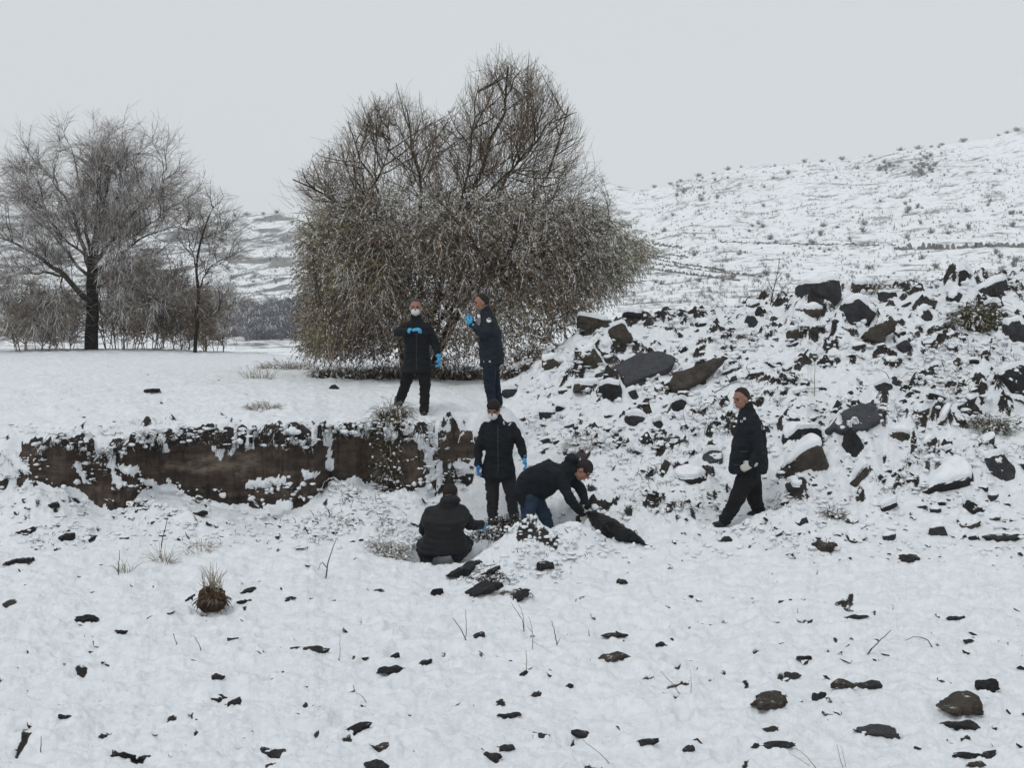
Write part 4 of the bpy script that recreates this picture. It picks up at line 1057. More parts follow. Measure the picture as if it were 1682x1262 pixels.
# dark stones with snow on their backs strewn over the rubble: copies of fourteen shapes
protos = []
for k in range(14):
    rs_ = np.random.RandomState(300 + k); kind = [B, W_, S, B, RD, B, S][k % 7]
    V, Fc = rock_verts(300 + k, 1.0, rs_.uniform(.6, .9), rs_.uniform(.45, .8), kind, rs_.uniform(-.7, .1), rs_.uniform(-.2, .3), 0, 3)
    mat = [D, BK, D, BR, BK, D, D][k % 7]
    a = raw_mesh('rubble_stone', V, Fc, M[mat], False); c = raw_mesh('snow_cap', snow_cap(V, Fc, 0.13, k, .3, .65), Fc, M['snow'], True)
    protos.append((a, c, mat))
rs = np.random.RandomState(404)
taken = [(r[0], r[1], r[2], r[3]) for r in ROCKS] + [(1180, 1275, 640, 870), (770, 870, 650, 860), (845, 1065, 740, 900), (680, 780, 790, 935), (645, 725, 480, 690), (775, 830, 480, 660)]
used = set()
GR = 'dark snow-topped stones strewn over the rubble slope'
n = 0
while n < 125:
    u = rs.uniform(850, 1690); v = rs.uniform(480, 905)
    lo = np.interp(u, [850, 900, 1000, 1300, 1682], [600, 575, 525, 480, 455]) + 12; hi_ = np.interp(u, [850, 1000, 1300, 1682], [740, 800, 890, 900])
    if not (lo < v < hi_): continue
    if any(a - 8 < u < b + 8 and c - 6 < v < d + 8 for a, b, c, d in taken): continue
    if fbm(np.array([u / 70]), np.array([v / 45]), 5)[0] < -0.10: continue
    s_px = rs.uniform(9, 20) + 20 * (rs.rand() ** 3); p = hit(u, v); k_ = p.y / F * s_px
    a, c, mat = protos[rs.randint(14)]
    o = link('rubble_stone', a); ca = link('snow_cap', c, o)
    o.location = (p.x, p.y + k_ * .2, p.z + k_ * 0.02); o.rotation_euler = (rs.uniform(-.1, .1), rs.uniform(-.1, .1), rs.uniform(-.5, .5) + (3.14 if rs.rand() < .25 else 0))
    o.scale = (k_, k_, k_ * rs.uniform(.7, 1.1)); n += 1
    adj = {D: 'dark grey', BK: 'black', BR: 'brown'}[mat]; best = min(ROCKS, key=lambda r: math.hypot((r[0] + r[1]) / 2 - u, (r[2] + r[3]) / 2 - v))
    du, dv_ = u - (best[0] + best[1]) / 2, v - (best[2] + best[3]) / 2; side = ('right of' if du > 0 else 'left of') if abs(du) > abs(dv_) else ('below' if dv_ > 0 else 'above')
    sh_ = best[-1]
    for w_ in (' left of', ' right of', ' under', ' below', ' beside', ' above', ' near', ' just', ' next', ',', ' in the', ' on the', ' with', ' standing', ' on its', ' low', ' hung', ' cut', ' directly', ' leaning', ' at the', ' behind', ' by the', ' lying', ' pointing', ' alone'): sh_ = sh_.split(w_)[0]
    own = ('small ' if s_px < 16 else 'middle-sized ') + adj + ' stone ' + side + ' the ' + sh_
    if math.hypot(du, dv_) < 110 and own not in used and len(own.split()) < 17:
        used.add(own); tag(o, own, 'stone', 'snow-topped stones strewn over the rubble slope'); taken.append((u - s_px * .4, u + s_px * .4, v - s_px * .5, v)); continue
    tag(o, adj + ' angular stone with snow on its back strewn on the rubble slope', 'stone', adj + ' stones strewn over the rubble slope')
    taken.append((u - s_px * .4, u + s_px * .4, v - s_px * .5, v))

# small rubble and snow clods, too many to count
def batch(name, mat, spots, sub, seed, flatness=(.5, .9), smooth=False):
    rs = np.random.RandomState(seed); V0, Fc = ico(sub); N = len(spots)
    c = np.array([s[0][:] for s in spots]); sz = np.array([s[1] for s in spots])
    q = np.repeat(V0[None], N, 0)
    if not smooth: q = q / (np.sum(np.abs(q) ** 4, 2, keepdims=True) ** .25)
    q = q * np.clip(1 + (0.28 if not smooth else .38) * rs.normal(size=(N, 1, 3)), .35, 2.2) * (1 + (0.16 if not smooth else 0.13) * rs.normal(size=(N, len(V0), 1)))
    q[..., 2] *= rs.uniform(*flatness, size=(N, 1))
    a = rs.uniform(-.9, .1, N); b = rs.uniform(0, 6.28, N)
    def rot(q, a, i, j):
        ca, sa = np.cos(a)[:, None], np.sin(a)[:, None]; x, y = q[..., i].copy(), q[..., j].copy()
        q[..., i] = ca * x - sa * y; q[..., j] = sa * x + ca * y; return q
    q = rot(q, b, 0, 1)
    if not smooth: q = rot(q, a, 0, 2)
    q = q * sz[:, None, None] + c[:, None, :]
    Fa = (Fc[None] + (np.arange(N) * len(V0))[:, None, None]).reshape(-1, 3)
    return link(name, raw_mesh(name, q.reshape(-1, 3), Fa, mat, smooth))
sp = []
while len(sp) < 650:
    u = rs.uniform(820, 1720); v = rs.uniform(480, 940)
    lo = np.interp(u, [820, 900, 1000, 1300, 1682], [640, 575, 522, 478, 452]) + 8; hi_ = np.interp(u, [820, 1000, 1300, 1682], [860, 900, 925, 930])
    if not (lo < v < hi_) or fbm(np.array([u / 40]), np.array([v / 28]), 25)[0] < 0.0: continue
    p = hit(u, v); sp.append((p, p.y / F * rs.uniform(1.2, 4.2)))
for k in range(330):
    u = rs.uniform(-20, 720); v = rs.uniform(800, 905)
    if fbm(np.array([u / 50]), np.array([v / 20]), 26)[0] < 0.05: continue
    p = hit(u, v); sp.append((p, p.y / F * rs.uniform(2, 6)))
for k in range(420):
    u = rs.uniform(-20, 1700); v = rs.uniform(925, 1255)
    if fbm(np.array([u / 110]), np.array([v / 35]), 27)[0] < 0.02 - 0.1 * (u > 950): continue
    p = hit(u, v); p.z -= 0.016; sp.append((p, p.y / F * rs.uniform(2, 6.5) * (1 + (v - 925) / 500)))
tag(batch('small_rubble', M['pebble'], sp, 1, 3, (.35, .7)), 'small dark stone chips breaking through the snow', 'rubble', kind='stuff')

# snow-laden brush: thin dark stems arching with white clods caught on them
BRUSH = [ # (u, v, ru, rv, number, height px)
 (700, 735, 26, 40, 60, 20), (745, 790, 30, 22, 40, 16), (600, 845, 70, 25, 110, 22), (520, 870, 50, 25, 60, 18), (640, 890, 40, 22, 60, 20), (560, 815, 40, 12, 40, 14),
 (155, 760, 22, 35, 40, 14), (225, 795, 25, 14, 25, 12), (470, 800, 40, 14, 35, 12), (300, 712, 220, 6, 120, 11), (560, 700, 120, 6, 60, 10), (40, 770, 40, 30, 40, 14),
 (1170, 690, 60, 30, 90, 26), (1060, 745, 80, 22, 80, 16), (960, 725, 60, 16, 60, 16), (900, 700, 50, 16, 45, 14), (1225, 560, 40, 20, 50, 22), (1130, 530, 50, 12, 30, 14),
 (1560, 590, 45, 28, 80, 26), (1500, 610, 45, 25, 60, 20), (1560, 640, 35, 25, 50, 24), (1630, 700, 45, 22, 60, 20), (1440, 690, 40, 20, 40, 16), (1280, 640, 60, 30, 60, 18),
 (1650, 580, 40, 25, 50, 20), (1540, 760, 60, 20, 50, 20), (1250, 880, 70, 14, 60, 14), (1330, 900, 60, 14, 40, 14), (950, 780, 40, 20, 30, 14), (1060, 800, 40, 25, 60, 18),
 (1340, 830, 60, 14, 50, 14), (850, 870, 60, 18, 50, 12), (860, 930, 90, 34, 90, 14), (800, 950, 50, 24, 70, 14), (950, 905, 60, 20, 60, 12), (620, 800, 100, 12, 60, 12), (400, 880, 140, 20, 70, 14), (1130, 840, 60, 20, 40, 12), (100, 880, 90, 16, 60, 14), (1640, 745, 50, 20, 40, 18), (1090, 640, 50, 16, 30, 14),
 (930, 610, 40, 16, 40, 12), (1600, 520, 40, 20, 40, 20), (1480, 800, 60, 16, 40, 14), (1200, 610, 60, 25, 40, 16), (1350, 560, 60, 20, 30, 12),
]
bl = []; br = []; clods = []; dk = []; dr = []
for k in range(2600):
    if k < 1900:
        u = rs.uniform(850, 1720); lo = np.interp(u, [820, 900, 1000, 1300, 1682], [640, 575, 522, 478, 452]); v = rs.uniform(lo + 5, 920)
    elif k < 2250: u = rs.uniform(-20, 760); v = rs.uniform(795, 905)
    elif k < 2330: u = rs.normal(860, 70); v = rs.normal(925, 26)
    else:
        u = rs.uniform(0, 720); v = rs.normal(703, 5)
        if rs.rand() < .6: continue
    if fbm(np.array([u / 45]), np.array([v / 30]), 29)[0] < -.15: continue
    p = hit(u, v); s_ = p.y / F * rs.uniform(1.5, 5.5); clods.append((Vector((p.x, p.y, p.z + s_ * .25)), s_))
for (cu, cv, ru, rv, num, hp) in BRUSH:
    for k in range(num):
        a = rs.rand() * 6.28; r = math.sqrt(rs.rand()); u = cu + ru * r * math.cos(a); v = cv + rv * r * math.sin(a)
        p = hit(u, v, 9); k_ = p.y / F; h = hp * k_ * rs.uniform(.4, 1.2); p0 = np.array(p[:]); p0[2] -= 0.03
        d = np.array([rs.normal() * .8, rs.normal() * .5 - .2, 1.0]); L = curve(p0, d, h, 5, rs, .35, grav=.5)
        (dk if rs.rand() < .6 else bl).append(L); (dr if dk and dk[-1] is L else br).append(np.linspace(.006, .0025, 5))
        if rs.rand() < .45: clods.append((Vector(L[rs.randint(2, 5)]), k_ * rs.uniform(1.2, 3.4)))
        if rs.rand() < .35: clods.append((Vector((p.x + rs.normal() * .05, p.y - .02, p.z + .01)), k_ * rs.uniform(2.0, 5.0)))
for k in range(520):
    u = rs.uniform(60, 712); j = int((u - us[0]) / (us[1] - us[0])); i = int(np.argmax(tt[:, j] > rs.uniform(.72, .97))); q0 = np.array([XX[i, j], Yd[i, j] - .02, z[i, j]])
    L = curve(q0, np.array([rs.normal() * .4, -.8, .3]), rs.uniform(.06, .24), 5, rs, .5, grav=1.1); dk.append(L); dr.append(np.linspace(.006, .002, 5))
    if rs.rand() < .15: clods.append((Vector(L[1]) + Vector((0, 0, .01)), rs.uniform(.015, .045)))
M['stalk'] = m_twig('dry_straw', (0.16, 0.12, 0.075), (0.28, 0.22, 0.14), 0.6, thr=0.5)
M['stemd'] = m_twig('dark_stems', (0.018, 0.014, 0.011), (0.045, 0.034, 0.024), 0.5, thr=0.6)
V, Fc = tubes(bl, br, 3); tag(link('dry_weeds', raw_mesh('dry_weeds', V, Fc, M['stalk'], False)), 'dry straw-coloured weeds among the rubble and along the bank', 'weeds', kind='stuff')
V, Fc = tubes(dk, dr, 3); tag(link('dark_brush', raw_mesh('dark_brush', V, Fc, M['stemd'], False)), 'thin dark brush stems sticking through the snow', 'brush', kind='stuff')
tag(batch('snow_clods', M['snow'], clods, 2, 8, (.35, .8), True), 'loose clods of snow caught on brush and rubble', 'snow', kind='stuff')

# ------------------------------------------------------------------ grass clumps, each a thing of its own
M['grass'] = m_twig('brown_grass', (0.07, 0.042, 0.018), (0.13, 0.085, 0.040), 0.55, thr=0.55)
M['olive'] = m_twig('olive_grass', (0.055, 0.048, 0.018), (0.11, 0.092, 0.040), 0.6, thr=0.55)
M['pale'] = m_twig('pale_frosted_grass', (0.22, 0.18, 0.13), (0.36, 0.31, 0.24), 0.7, thr=0.35)
M['rust'] = m_twig('dark_rusty_roots', (0.030, 0.015, 0.008), (0.065, 0.034, 0.016), 0.2, thr=0.7)
def clump(name, label, cat, u, v, wpx, hpx, num, mat, seed, grav=.7, ymin=9, lean=0.0, r0=.005, snow=0.3):
    rs = np.random.RandomState(seed); p = hit(u, v, ymin); k = p.y / F; L = []; R_ = []; cl = []
    root = empty(name, p); tag(root, label, cat)
    for _ in range(num):
        a = rs.rand() * 6.28; r = math.sqrt(rs.rand()); x0 = np.array([math.cos(a) * r * wpx * k * .42, math.sin(a) * r * wpx * k * .3, 0])
        x0[2] = gz(p.x + x0[0], p.y + x0[1]) - p.z - .03
        d = np.array([x0[0] * 1.5 / (wpx * k) + rs.normal() * .25 + lean, x0[1] * 1.2 / (wpx * k) + rs.normal() * .2 - .1, 1])
        c = curve(x0, d, hpx * k * rs.uniform(.5, 1.25), 5, rs, .22, grav=grav); L.append(c); R_.append(np.linspace(r0, r0 * .35, 5))
        if rs.rand() < snow: cl.append((Vector(c[rs.randint(2, 5)]), k * rs.uniform(1.0, 2.6)))
    V, Fc = tubes(L, R_, 3); link('blades', raw_mesh('blades', V, Fc, M[mat], False), root)['kind'] = 'stuff'
    if cl: o = batch('snow_on_blades', M['snow'], cl, 1, seed, (.6, .9), True); o.parent = root; o['kind'] = 'stuff'
    return root
clump('grass_clump', 'olive brown grass clump high on the right slope', 'grass clump', 1606, 540, 62, 44, 420, 'olive', 1, r0=.007)
clump('grass_clump', 'tawny grass clump at the right above the black rock with snow hanging', 'grass clump', 1628, 712, 50, 32, 300, 'olive', 2, r0=.006)
clump('grass_clump', 'tuft of brown grass beside the earth hummock on the crest', 'grass clump', 1440, 480, 40, 22, 140, 'grass', 3)
clump('grass_clump', 'brown tuft on the skyline right of the black diamond-shaped rock', 'grass clump', 1636, 464, 40, 20, 140, 'grass', 4)
clump('grass_clump', 'tall frosted grass tuft on the brink of the bank below the masked upper man', 'grass clump', 640, 703, 34, 40, 340, 'olive', 5, ymin=14.5)
clump('grass_clump', 'dark rusty brush hanging below the tuft on the brink of the bank', 'grass clump', 648, 735, 34, 30, 110, 'rust', 6, ymin=13, r0=.006)
clump('grass_clump', 'flattened straw right of the rear foot of the walking man', 'grass clump', 1275, 838, 50, 22, 170, 'pale', 7, grav=1.6, lean=.6)
clump('grass_clump', 'yellowish weed tuft on the slope behind the bending man', 'grass clump', 952, 732, 55, 18, 160, 'pale', 8)
clump('grass_clump', 'small brown weed with a round dark heart at the foot of the slope', 'grass clump', 1370, 848, 28, 24, 150, 'olive', 9)
clump('grass_clump', 'pale frosted shrub left of the crouching man', 'grass clump', 640, 912, 56, 34, 200, 'pale', 10, grav=.9, snow=.9)
clump('grass_clump', 'pale frosted weeds on the left below the bank', 'grass clump', 270, 925, 34, 34, 40, 'pale', 11, grav=.3, r0=.004)
clump('grass_clump', 'pale weeds with snow right of the tall thin stalk on the left', 'grass clump', 205, 940, 30, 24, 30, 'pale', 12, grav=.4, r0=.004)
clump('grass_clump', 'snowy weeds in the pit below the middle of the bank', 'grass clump', 330, 905, 60, 24, 60, 'pale', 13, grav=.6, r0=.004)
clump('grass_clump', 'pale weeds on the terrace above the middle of the bank', 'grass clump', 432, 672, 50, 20, 130, 'pale', 14, ymin=14.8)
clump('grass_clump', 'orange brown grass under the left part of the willow', 'grass clump', 560, 622, 100, 28, 520, 'grass', 15, ymin=17, r0=.007)
clump('grass_clump', 'brown grass between the two men standing under the willow', 'grass clump', 745, 625, 80, 42, 620, 'grass', 16, ymin=17, r0=.007)
clump('grass_clump', 'rust brown grass behind the legs of the masked upper man', 'grass clump', 645, 622, 80, 40, 560, 'grass', 17, ymin=17, r0=.007)
clump('grass_clump', 'brown grass under the right part of the willow', 'grass clump', 850, 600, 80, 34, 480, 'grass', 18, ymin=17, r0=.007)
clump('grass_clump', 'dry grass fringe behind the left end of the willow on the terrace', 'grass clump', 470, 605, 90, 22, 300, 'pale', 19, ymin=17, r0=.006)
clump('grass_clump', 'thin dry stalks on the bare flat just right of the left trees', 'grass clump', 425, 622, 60, 22, 70, 'pale', 20, ymin=17, r0=.005, grav=.1)
# brown root ball with a pale frosted stem
p = hit(350, 1008); k_ = p.y / F
root = empty('root_ball', p); tag(root, 'brown root ball with pale frosted stalks growing up from it in the left foreground', 'root ball')
V, Fc = rock_verts(5, 48 * k_, 30 * k_, 46 * k_, 'round', 0, 0, 0, 4); V = V + vnormals(V, Fc) * (0.03 * fbm(V[:, 0] * 30, V[:, 1] * 30, V[:, 2] * 30, 2))[:, None]
V[:, 2] += 17 * k_; link('soil', raw_mesh('soil', V, Fc, m_rock('rusty_soil', (0.030, 0.017, 0.009), (0.070, 0.040, 0.020), thr=.95), False), root)
for nm, mt, cnt, L0 in (('roots', 'rust', 260, 26), ('stalks', 'pale', 55, 50)):
    L = []; R_ = []
    for _ in range(cnt):
        a = rs.rand() * 6.28; rr = rs.rand() * 16 * k_; x0 = np.array([math.cos(a) * rr, math.sin(a) * rr * .6, (20 if nm == 'roots' else 28) * k_])
        d = np.array([math.cos(a) * 1.2, math.sin(a), rs.uniform(-.8, .8)]) if nm == 'roots' else np.array([rs.normal() * .14 - .08, rs.normal() * .14, 1])
        L.append(curve(x0, d, L0 * k_ * rs.uniform(.5, 1.1), 5, rs, .3, grav=.5 if nm == 'roots' else .15)); R_.append(np.linspace(.004, .0018, 5))
    V, Fc = tubes(L, R_, 3); link(nm, raw_mesh(nm, V, Fc, M[mt], False), root)['kind'] = 'stuff'

# ------------------------------------------------------------------ sticks and stalks
def stick(label, pts, r=.006, mat='stemd', side=None):
    base_ = hit(pts[0][0], pts[0][1]); Y = base_.y; z0 = base_.z
    def Q(u, v, dy=0): q = P(u, v, Y + dy); return np.array(q[:])
    L = [Q(*p) for p in pts]; off = z0 - L[0][2]; L = [q + np.array([0, 0, off]) for q in L]; L[0] = L[0] - np.array([0, 0, .03])
    lines = [resamp(L, 10, rs, .002)]; rr = [np.linspace(r, r * .4, 10)]
    for b in (side or []):
        lines.append(resamp([Q(*p) + np.array([0, 0, off]) for p in b], 6, rs, .002)); rr.append(np.linspace(r * .7, r * .3, 6))
    V, Fc = tubes(lines, rr, 5); o = link('dry_stick', raw_mesh('dry_stick', V, Fc, M[mat], True)); tag(o, label, 'stick')
    return o
stick('straight dark stick leaning to the right out of the foreground snow', [(1416, 1078), (1440, 1058, .05), (1464, 1036, .1)], .008)
stick('curved brown stick arching in the snow right of the straight leaning stick', [(1534, 1065), (1526, 1054), (1514, 1048), (1500, 1047), (1488, 1054)], .005)
stick('forked dark stick standing in the snow left of the crouching man', [(534, 952), (538, 930), (545, 908), (552, 890)], .008, side=[[(537, 935), (528, 925), (522, 940)]])
stick('upright dark stalk in the pit below the middle of the bank', [(262, 918), (266, 890), (272, 868), (275, 852)], .008)
stick('dark stalk among the pale weeds on the left', [(194, 945), (195, 925), (197, 905)], .006)
stick('thin crossed stalk left of the dry stalk group in the centre', [(768, 1055), (758, 1038), (743, 1018)], .005, side=[[(765, 1050), (766, 1030), (765, 1005)]])
stick('tall thin stalk bending left in the dry stalk group in the centre', [(862, 1040), (858, 1020), (848, 1005), (840, 992)], .004, side=[[(861, 1035), (860, 1015), (852, 995)]])
stick('thin stalk with twigs in the middle of the dry stalk group', [(874, 1068), (876, 1045), (872, 1025), (868, 1015)], .004, 'stalk', side=[[(875, 1055), (885, 1062), (895, 1064)], [(874, 1040), (865, 1030)]])
stick('upright stalk right of the middle in the dry stalk group', [(916, 1063), (912, 1045), (906, 1022)], .005, side=[[(916, 1060), (921, 1050)]])
stick('rightmost short stalk of the dry stalk group', [(968, 1046), (967, 1035)], .005)
stick('thin stalk rising from the small black stone in the centre foreground', [(864, 1106), (865, 1085), (864, 1070)], .004, 'stalk')
stick('long thin reed lying to the left in the lower right centre', [(1122, 1145), (1105, 1128), (1085, 1108)], .004, 'stalk')
stick('thin upright reed in the right centre foreground', [(1135, 1140), (1135, 1120), (1135, 1102)], .003, 'stalk')
stick('pair of thin reeds at the bottom edge, leaning left', [(1385, 1262), (1380, 1245), (1374, 1224)], .003, 'stalk', side=[[(1389, 1262), (1386, 1244), (1381, 1226)]])
stick('long reed slanting up left at the bottom edge', [(1344, 1262), (1325, 1245), (1304, 1228)], .003, 'stalk', side=[[(1330, 1260), (1312, 1248), (1295, 1238)]])
stick('long faint reed slanting down right near the bottom centre', [(1015, 1262), (985, 1240), (958, 1218)], .003, 'stalk')
stick('small dark twig lying on the snow on the left', [(332, 1070), (326, 1058), (318, 1045)], .004)
stick('short twig left of the small dark twig on the snow', [(292, 1063), (288, 1054), (285, 1045)], .004)
stick('thin stalk standing in the lower left foreground', [(67, 1238), (67, 1225), (67, 1212)], .004)
stick('bent straw on the left of the centre foreground', [(607, 1162), (595, 1150), (580, 1141)], .004, 'stalk')
stick('thin straw standing above the thin long dark stone', [(557, 1085), (559, 1065), (558, 1045)], .003, 'stalk')
stick('twiggy dark sapling on the rubble crest', [(1265, 500), (1272, 470), (1278, 445), (1280, 425)], .012, side=[[(1270, 480), (1262, 462)], [(1274, 462), (1284, 448)]])
stick('black post-like stub beyond the rubble left of the weeds', [(1141, 526), (1141, 510)], .025)
stick('thin dead stalk standing on the right slope', [(1338, 650), (1338, 620), (1339, 586)], .006, 'stalk')
stick('crooked branch on the slope above the small pointed slab', [(1464, 625), (1455, 612), (1446, 608)], .008)
stick('branch lying on the slope above the head of the walking man', [(1160, 650), (1200, 632, .1), (1235, 622, .2), (1225, 605, .2)], .010, side=[[(1200, 632, .1), (1190, 612, .1)]])
stick('short branch leaning right behind the walking man', [(1268, 668), (1290, 662, .1), (1318, 652, .1)], .010)

# ------------------------------------------------------------------ people
def remesh_obj(name, V, Fc_list, mat, voxel, parent, smooth_it=4, disp=None):
    """union of closed shells -> one continuous skin"""
    me = bpy.data.meshes.new(name); me.from_pydata([tuple(v) for v in V], [], Fc_list); me.update()
    o = bpy.data.objects.new(name, me); COL.objects.link(o)
    m = o.modifiers.new('r', 'REMESH'); m.mode = 'VOXEL'; m.voxel_size = voxel; m.use_smooth_shade = True
    m2 = o.modifiers.new('s', 'SMOOTH'); m2.factor = .5; m2.iterations = smooth_it
    dg = bpy.context.evaluated_depsgraph_get(); dg.update()
    me2 = bpy.data.meshes.new_from_object(o.evaluated_get(dg)); bpy.data.objects.remove(o); bpy.data.meshes.remove(me)
    me2.name = name
    if disp is not None:
        n = len(me2.vertices); co = np.empty(n * 3, np.float32); me2.vertices.foreach_get('co', co); co = co.reshape(-1, 3)
        no = np.empty(n * 3, np.float32); me2.vertices.foreach_get('normal', no); no = no.reshape(-1, 3)
        co = co + no * disp(co)[:, None]; me2.vertices.foreach_set('co', co.astype(np.float32).ravel())
    me2.materials.clear(); me2.materials.append(mat); me2.polygons.foreach_set('use_smooth', [True] * len(me2.polygons)); me2.update()
    return link(name, me2, parent)
class Shell:
    def __init__(s): s.V = []; s.F = []
    def ell(s, c, r, R_=None):
        V, Fc = ico(3); q = V * np.array(r)
        if R_ is not None: q = q @ np.array(R_).T
        b = len(s.V); s.V += list(q + np.array(c)); s.F += [tuple(int(x) + b for x in f) for f in Fc]
    def loft(s, rings, n=20):
        """rings: (centre, lateral axis vec, depth axis vec) with axis vectors carrying the radii"""
        b = len(s.V); m = len(rings)
        for (c, a, d) in rings:
            for k in range(n):
                t = 2 * math.pi * k / n; ct, st_ = math.cos(t), math.sin(t)
                ct = math.copysign(abs(ct) ** .85, ct); st_ = math.copysign(abs(st_) ** .85, st_)
                s.V.append(np.array(c) + np.array(a) * ct + np.array(d) * st_)
        for i in range(m - 1):
            for k in range(n):
                k2 = (k + 1) % n; s.F.append((b + i * n + k, b + i * n + k2, b + (i + 1) * n + k2, b + (i + 1) * n + k))
        s.F.append(tuple(b + k for k in reversed(range(n)))); s.F.append(tuple(b + (m - 1) * n + k for k in range(n)))
    def limb(s, pts, rad, flat=1.0):
        """tapered tube through points with round ends"""
        P_ = [np.array(p, float) for p in pts]; Q = []; R_ = []
        for i in range(len(P_) - 1):
            for t in (0, .25, .5, .75): Q.append(P_[i] * (1 - t) + P_[i + 1] * t); R_.append(rad[i] * (1 - t) + rad[i + 1] * t)
        Q.append(P_[-1]); R_.append(rad[-1])
        Q = np.array(Q); Q2 = Q.copy(); Q2[1:-1] = (Q[:-2] + Q[1:-1] * 2 + Q[2:]) / 4; Q = Q2
        rings = []
        for i in range(len(Q)):
            T = nrm(Q[min(i + 1, len(Q) - 1)] - Q[max(i - 1, 0)]); ref = np.array([0, 1.0, 0]) if abs(T[1]) < .85 else np.array([1.0, 0, 0])
            A = nrm(np.cross(T, ref)); B_ = np.cross(A, T); rings.append((Q[i], A * R_[i], B_ * R_[i] * flat))
        s.loft(rings, 14)
        s.ell(Q[0], (R_[0],) * 3); s.ell(Q[-1], (R_[-1],) * 3)
def rotm(fwd, upv=(0, 0, 1)):
    """matrix whose columns are right, forward, up"""
    f = nrm(np.array(fwd, float)); r = nrm(np.cross(f, np.array(upv, float))); u = np.cross(r, f)
    return np.stack([r, f, u], 1)
def hand(sh, wrist, dirv, palmn, s=1.0, grow=0.0, curl=0.5, side=1):
    """palm, four unequal bent fingers and a thumb; dirv points along the hand, palmn out of the palm"""
    d = nrm(np.array(dirv, float)); n = np.array(palmn, float); n = nrm(n - d * n.dot(d)); l = np.cross(d, n) * side
    wr = np.array(wrist)
    sh.loft([(wr + d * .00 * s, l * (.026 * s + grow), n * (.020 * s + grow)), (wr + d * .045 * s, l * (.040 * s + grow), n * (.017 * s + grow)), (wr + d * .09 * s, l * (.042 * s + grow), n * (.014 * s + grow))], 12)
    for k, (o, ln) in enumerate(((-.030, .070), (-.010, .080), (.010, .075), (.029, .058))):
        a = wr + d * .08 * s + l * o * s; p1 = a + nrm(d + n * curl * .5) * ln * .45 * s; p2 = p1 + nrm(d * (1 - curl * .6) + n * curl * 1.3) * ln * .32 * s; p3 = p2 + nrm(d * (.8 - curl) + n * curl * 1.6) * ln * .28 * s
        sh.limb([a, p1, p2, p3], [.0105 * s + grow, .010 * s + grow, .009 * s + grow, .008 * s + grow])
    a = wr + d * .02 * s - l * .025 * s; p1 = a + nrm(d * .6 - l * .8 + n * .3) * .040 * s; p2 = p1 + nrm(d * .9 - l * .2 + n * .5 * (1 + curl)) * .032 * s
    sh.limb([a, p1, p2], [.015 * s + grow, .012 * s + grow, .009 * s + grow])

M['skin'] = m_plain('skin', (0.30, 0.155, 0.110), 0.55)
M['black_cloth'] = m_cloth('black_jacket_cloth', (0.0065, 0.0085, 0.0115))
M['navy_cloth'] = m_cloth('dark_navy_jacket_cloth', (0.010, 0.015, 0.022))
M['quilt'] = m_cloth('black_quilted_nylon', (0.0085, 0.0085, 0.010), 0.6)
M['black_pants'] = m_cloth('black_trouser_cloth', (0.006, 0.006, 0.0075))
M['navy_pants'] = m_cloth('navy_trouser_cloth', (0.008, 0.013, 0.024))
M['jeans'] = m_cloth('blue_jeans', (0.016, 0.030, 0.052))
M['grey_pants'] = m_cloth('charcoal_trousers', (0.016, 0.016, 0.019))
M['shoe'] = m_plain('black_shoe_leather', (0.010, 0.010, 0.011), 0.45)
M['blue_glove'] = m_plain('blue_nitrile', (0.055, 0.36, 0.62), 0.4)
M['dark_glove'] = m_plain('deep_blue_nitrile', (0.03, 0.16, 0.40), 0.4)
M['pale_glove'] = m_plain('pale_latex', (0.52, 0.50, 0.46), 0.5)
M['mask'] = m_plain('white_mask_fabric', (0.66, 0.66, 0.65), 0.8)
M['hair_dark'] = m_cloth('dark_hair', (0.012, 0.009, 0.008), .7)
M['hair_grey'] = m_cloth('grey_hair', (0.045, 0.042, 0.040), .7)
M['hair_brown'] = m_cloth('short_brown_hair', (0.024, 0.015, 0.011), .7)
M['cap_brown'] = m_cloth('dark_brown_cap_cloth', (0.020, 0.015, 0.016))
M['white_print'] = m_plain('reflective_print', (0.45, 0.46, 0.48), 0.5)
M['white_patch'] = m_plain('white_badge', (0.68, 0.68, 0.67), 0.6)
M['eye'] = m_plain('dark_eye', (0.02, 0.014, 0.012), 0.3)
M['phone'] = m_plain('white_phone', (0.72, 0.72, 0.73), 0.35)
M['lens'] = m_plain('dark_glass', (0.01, 0.01, 0.012), 0.2)

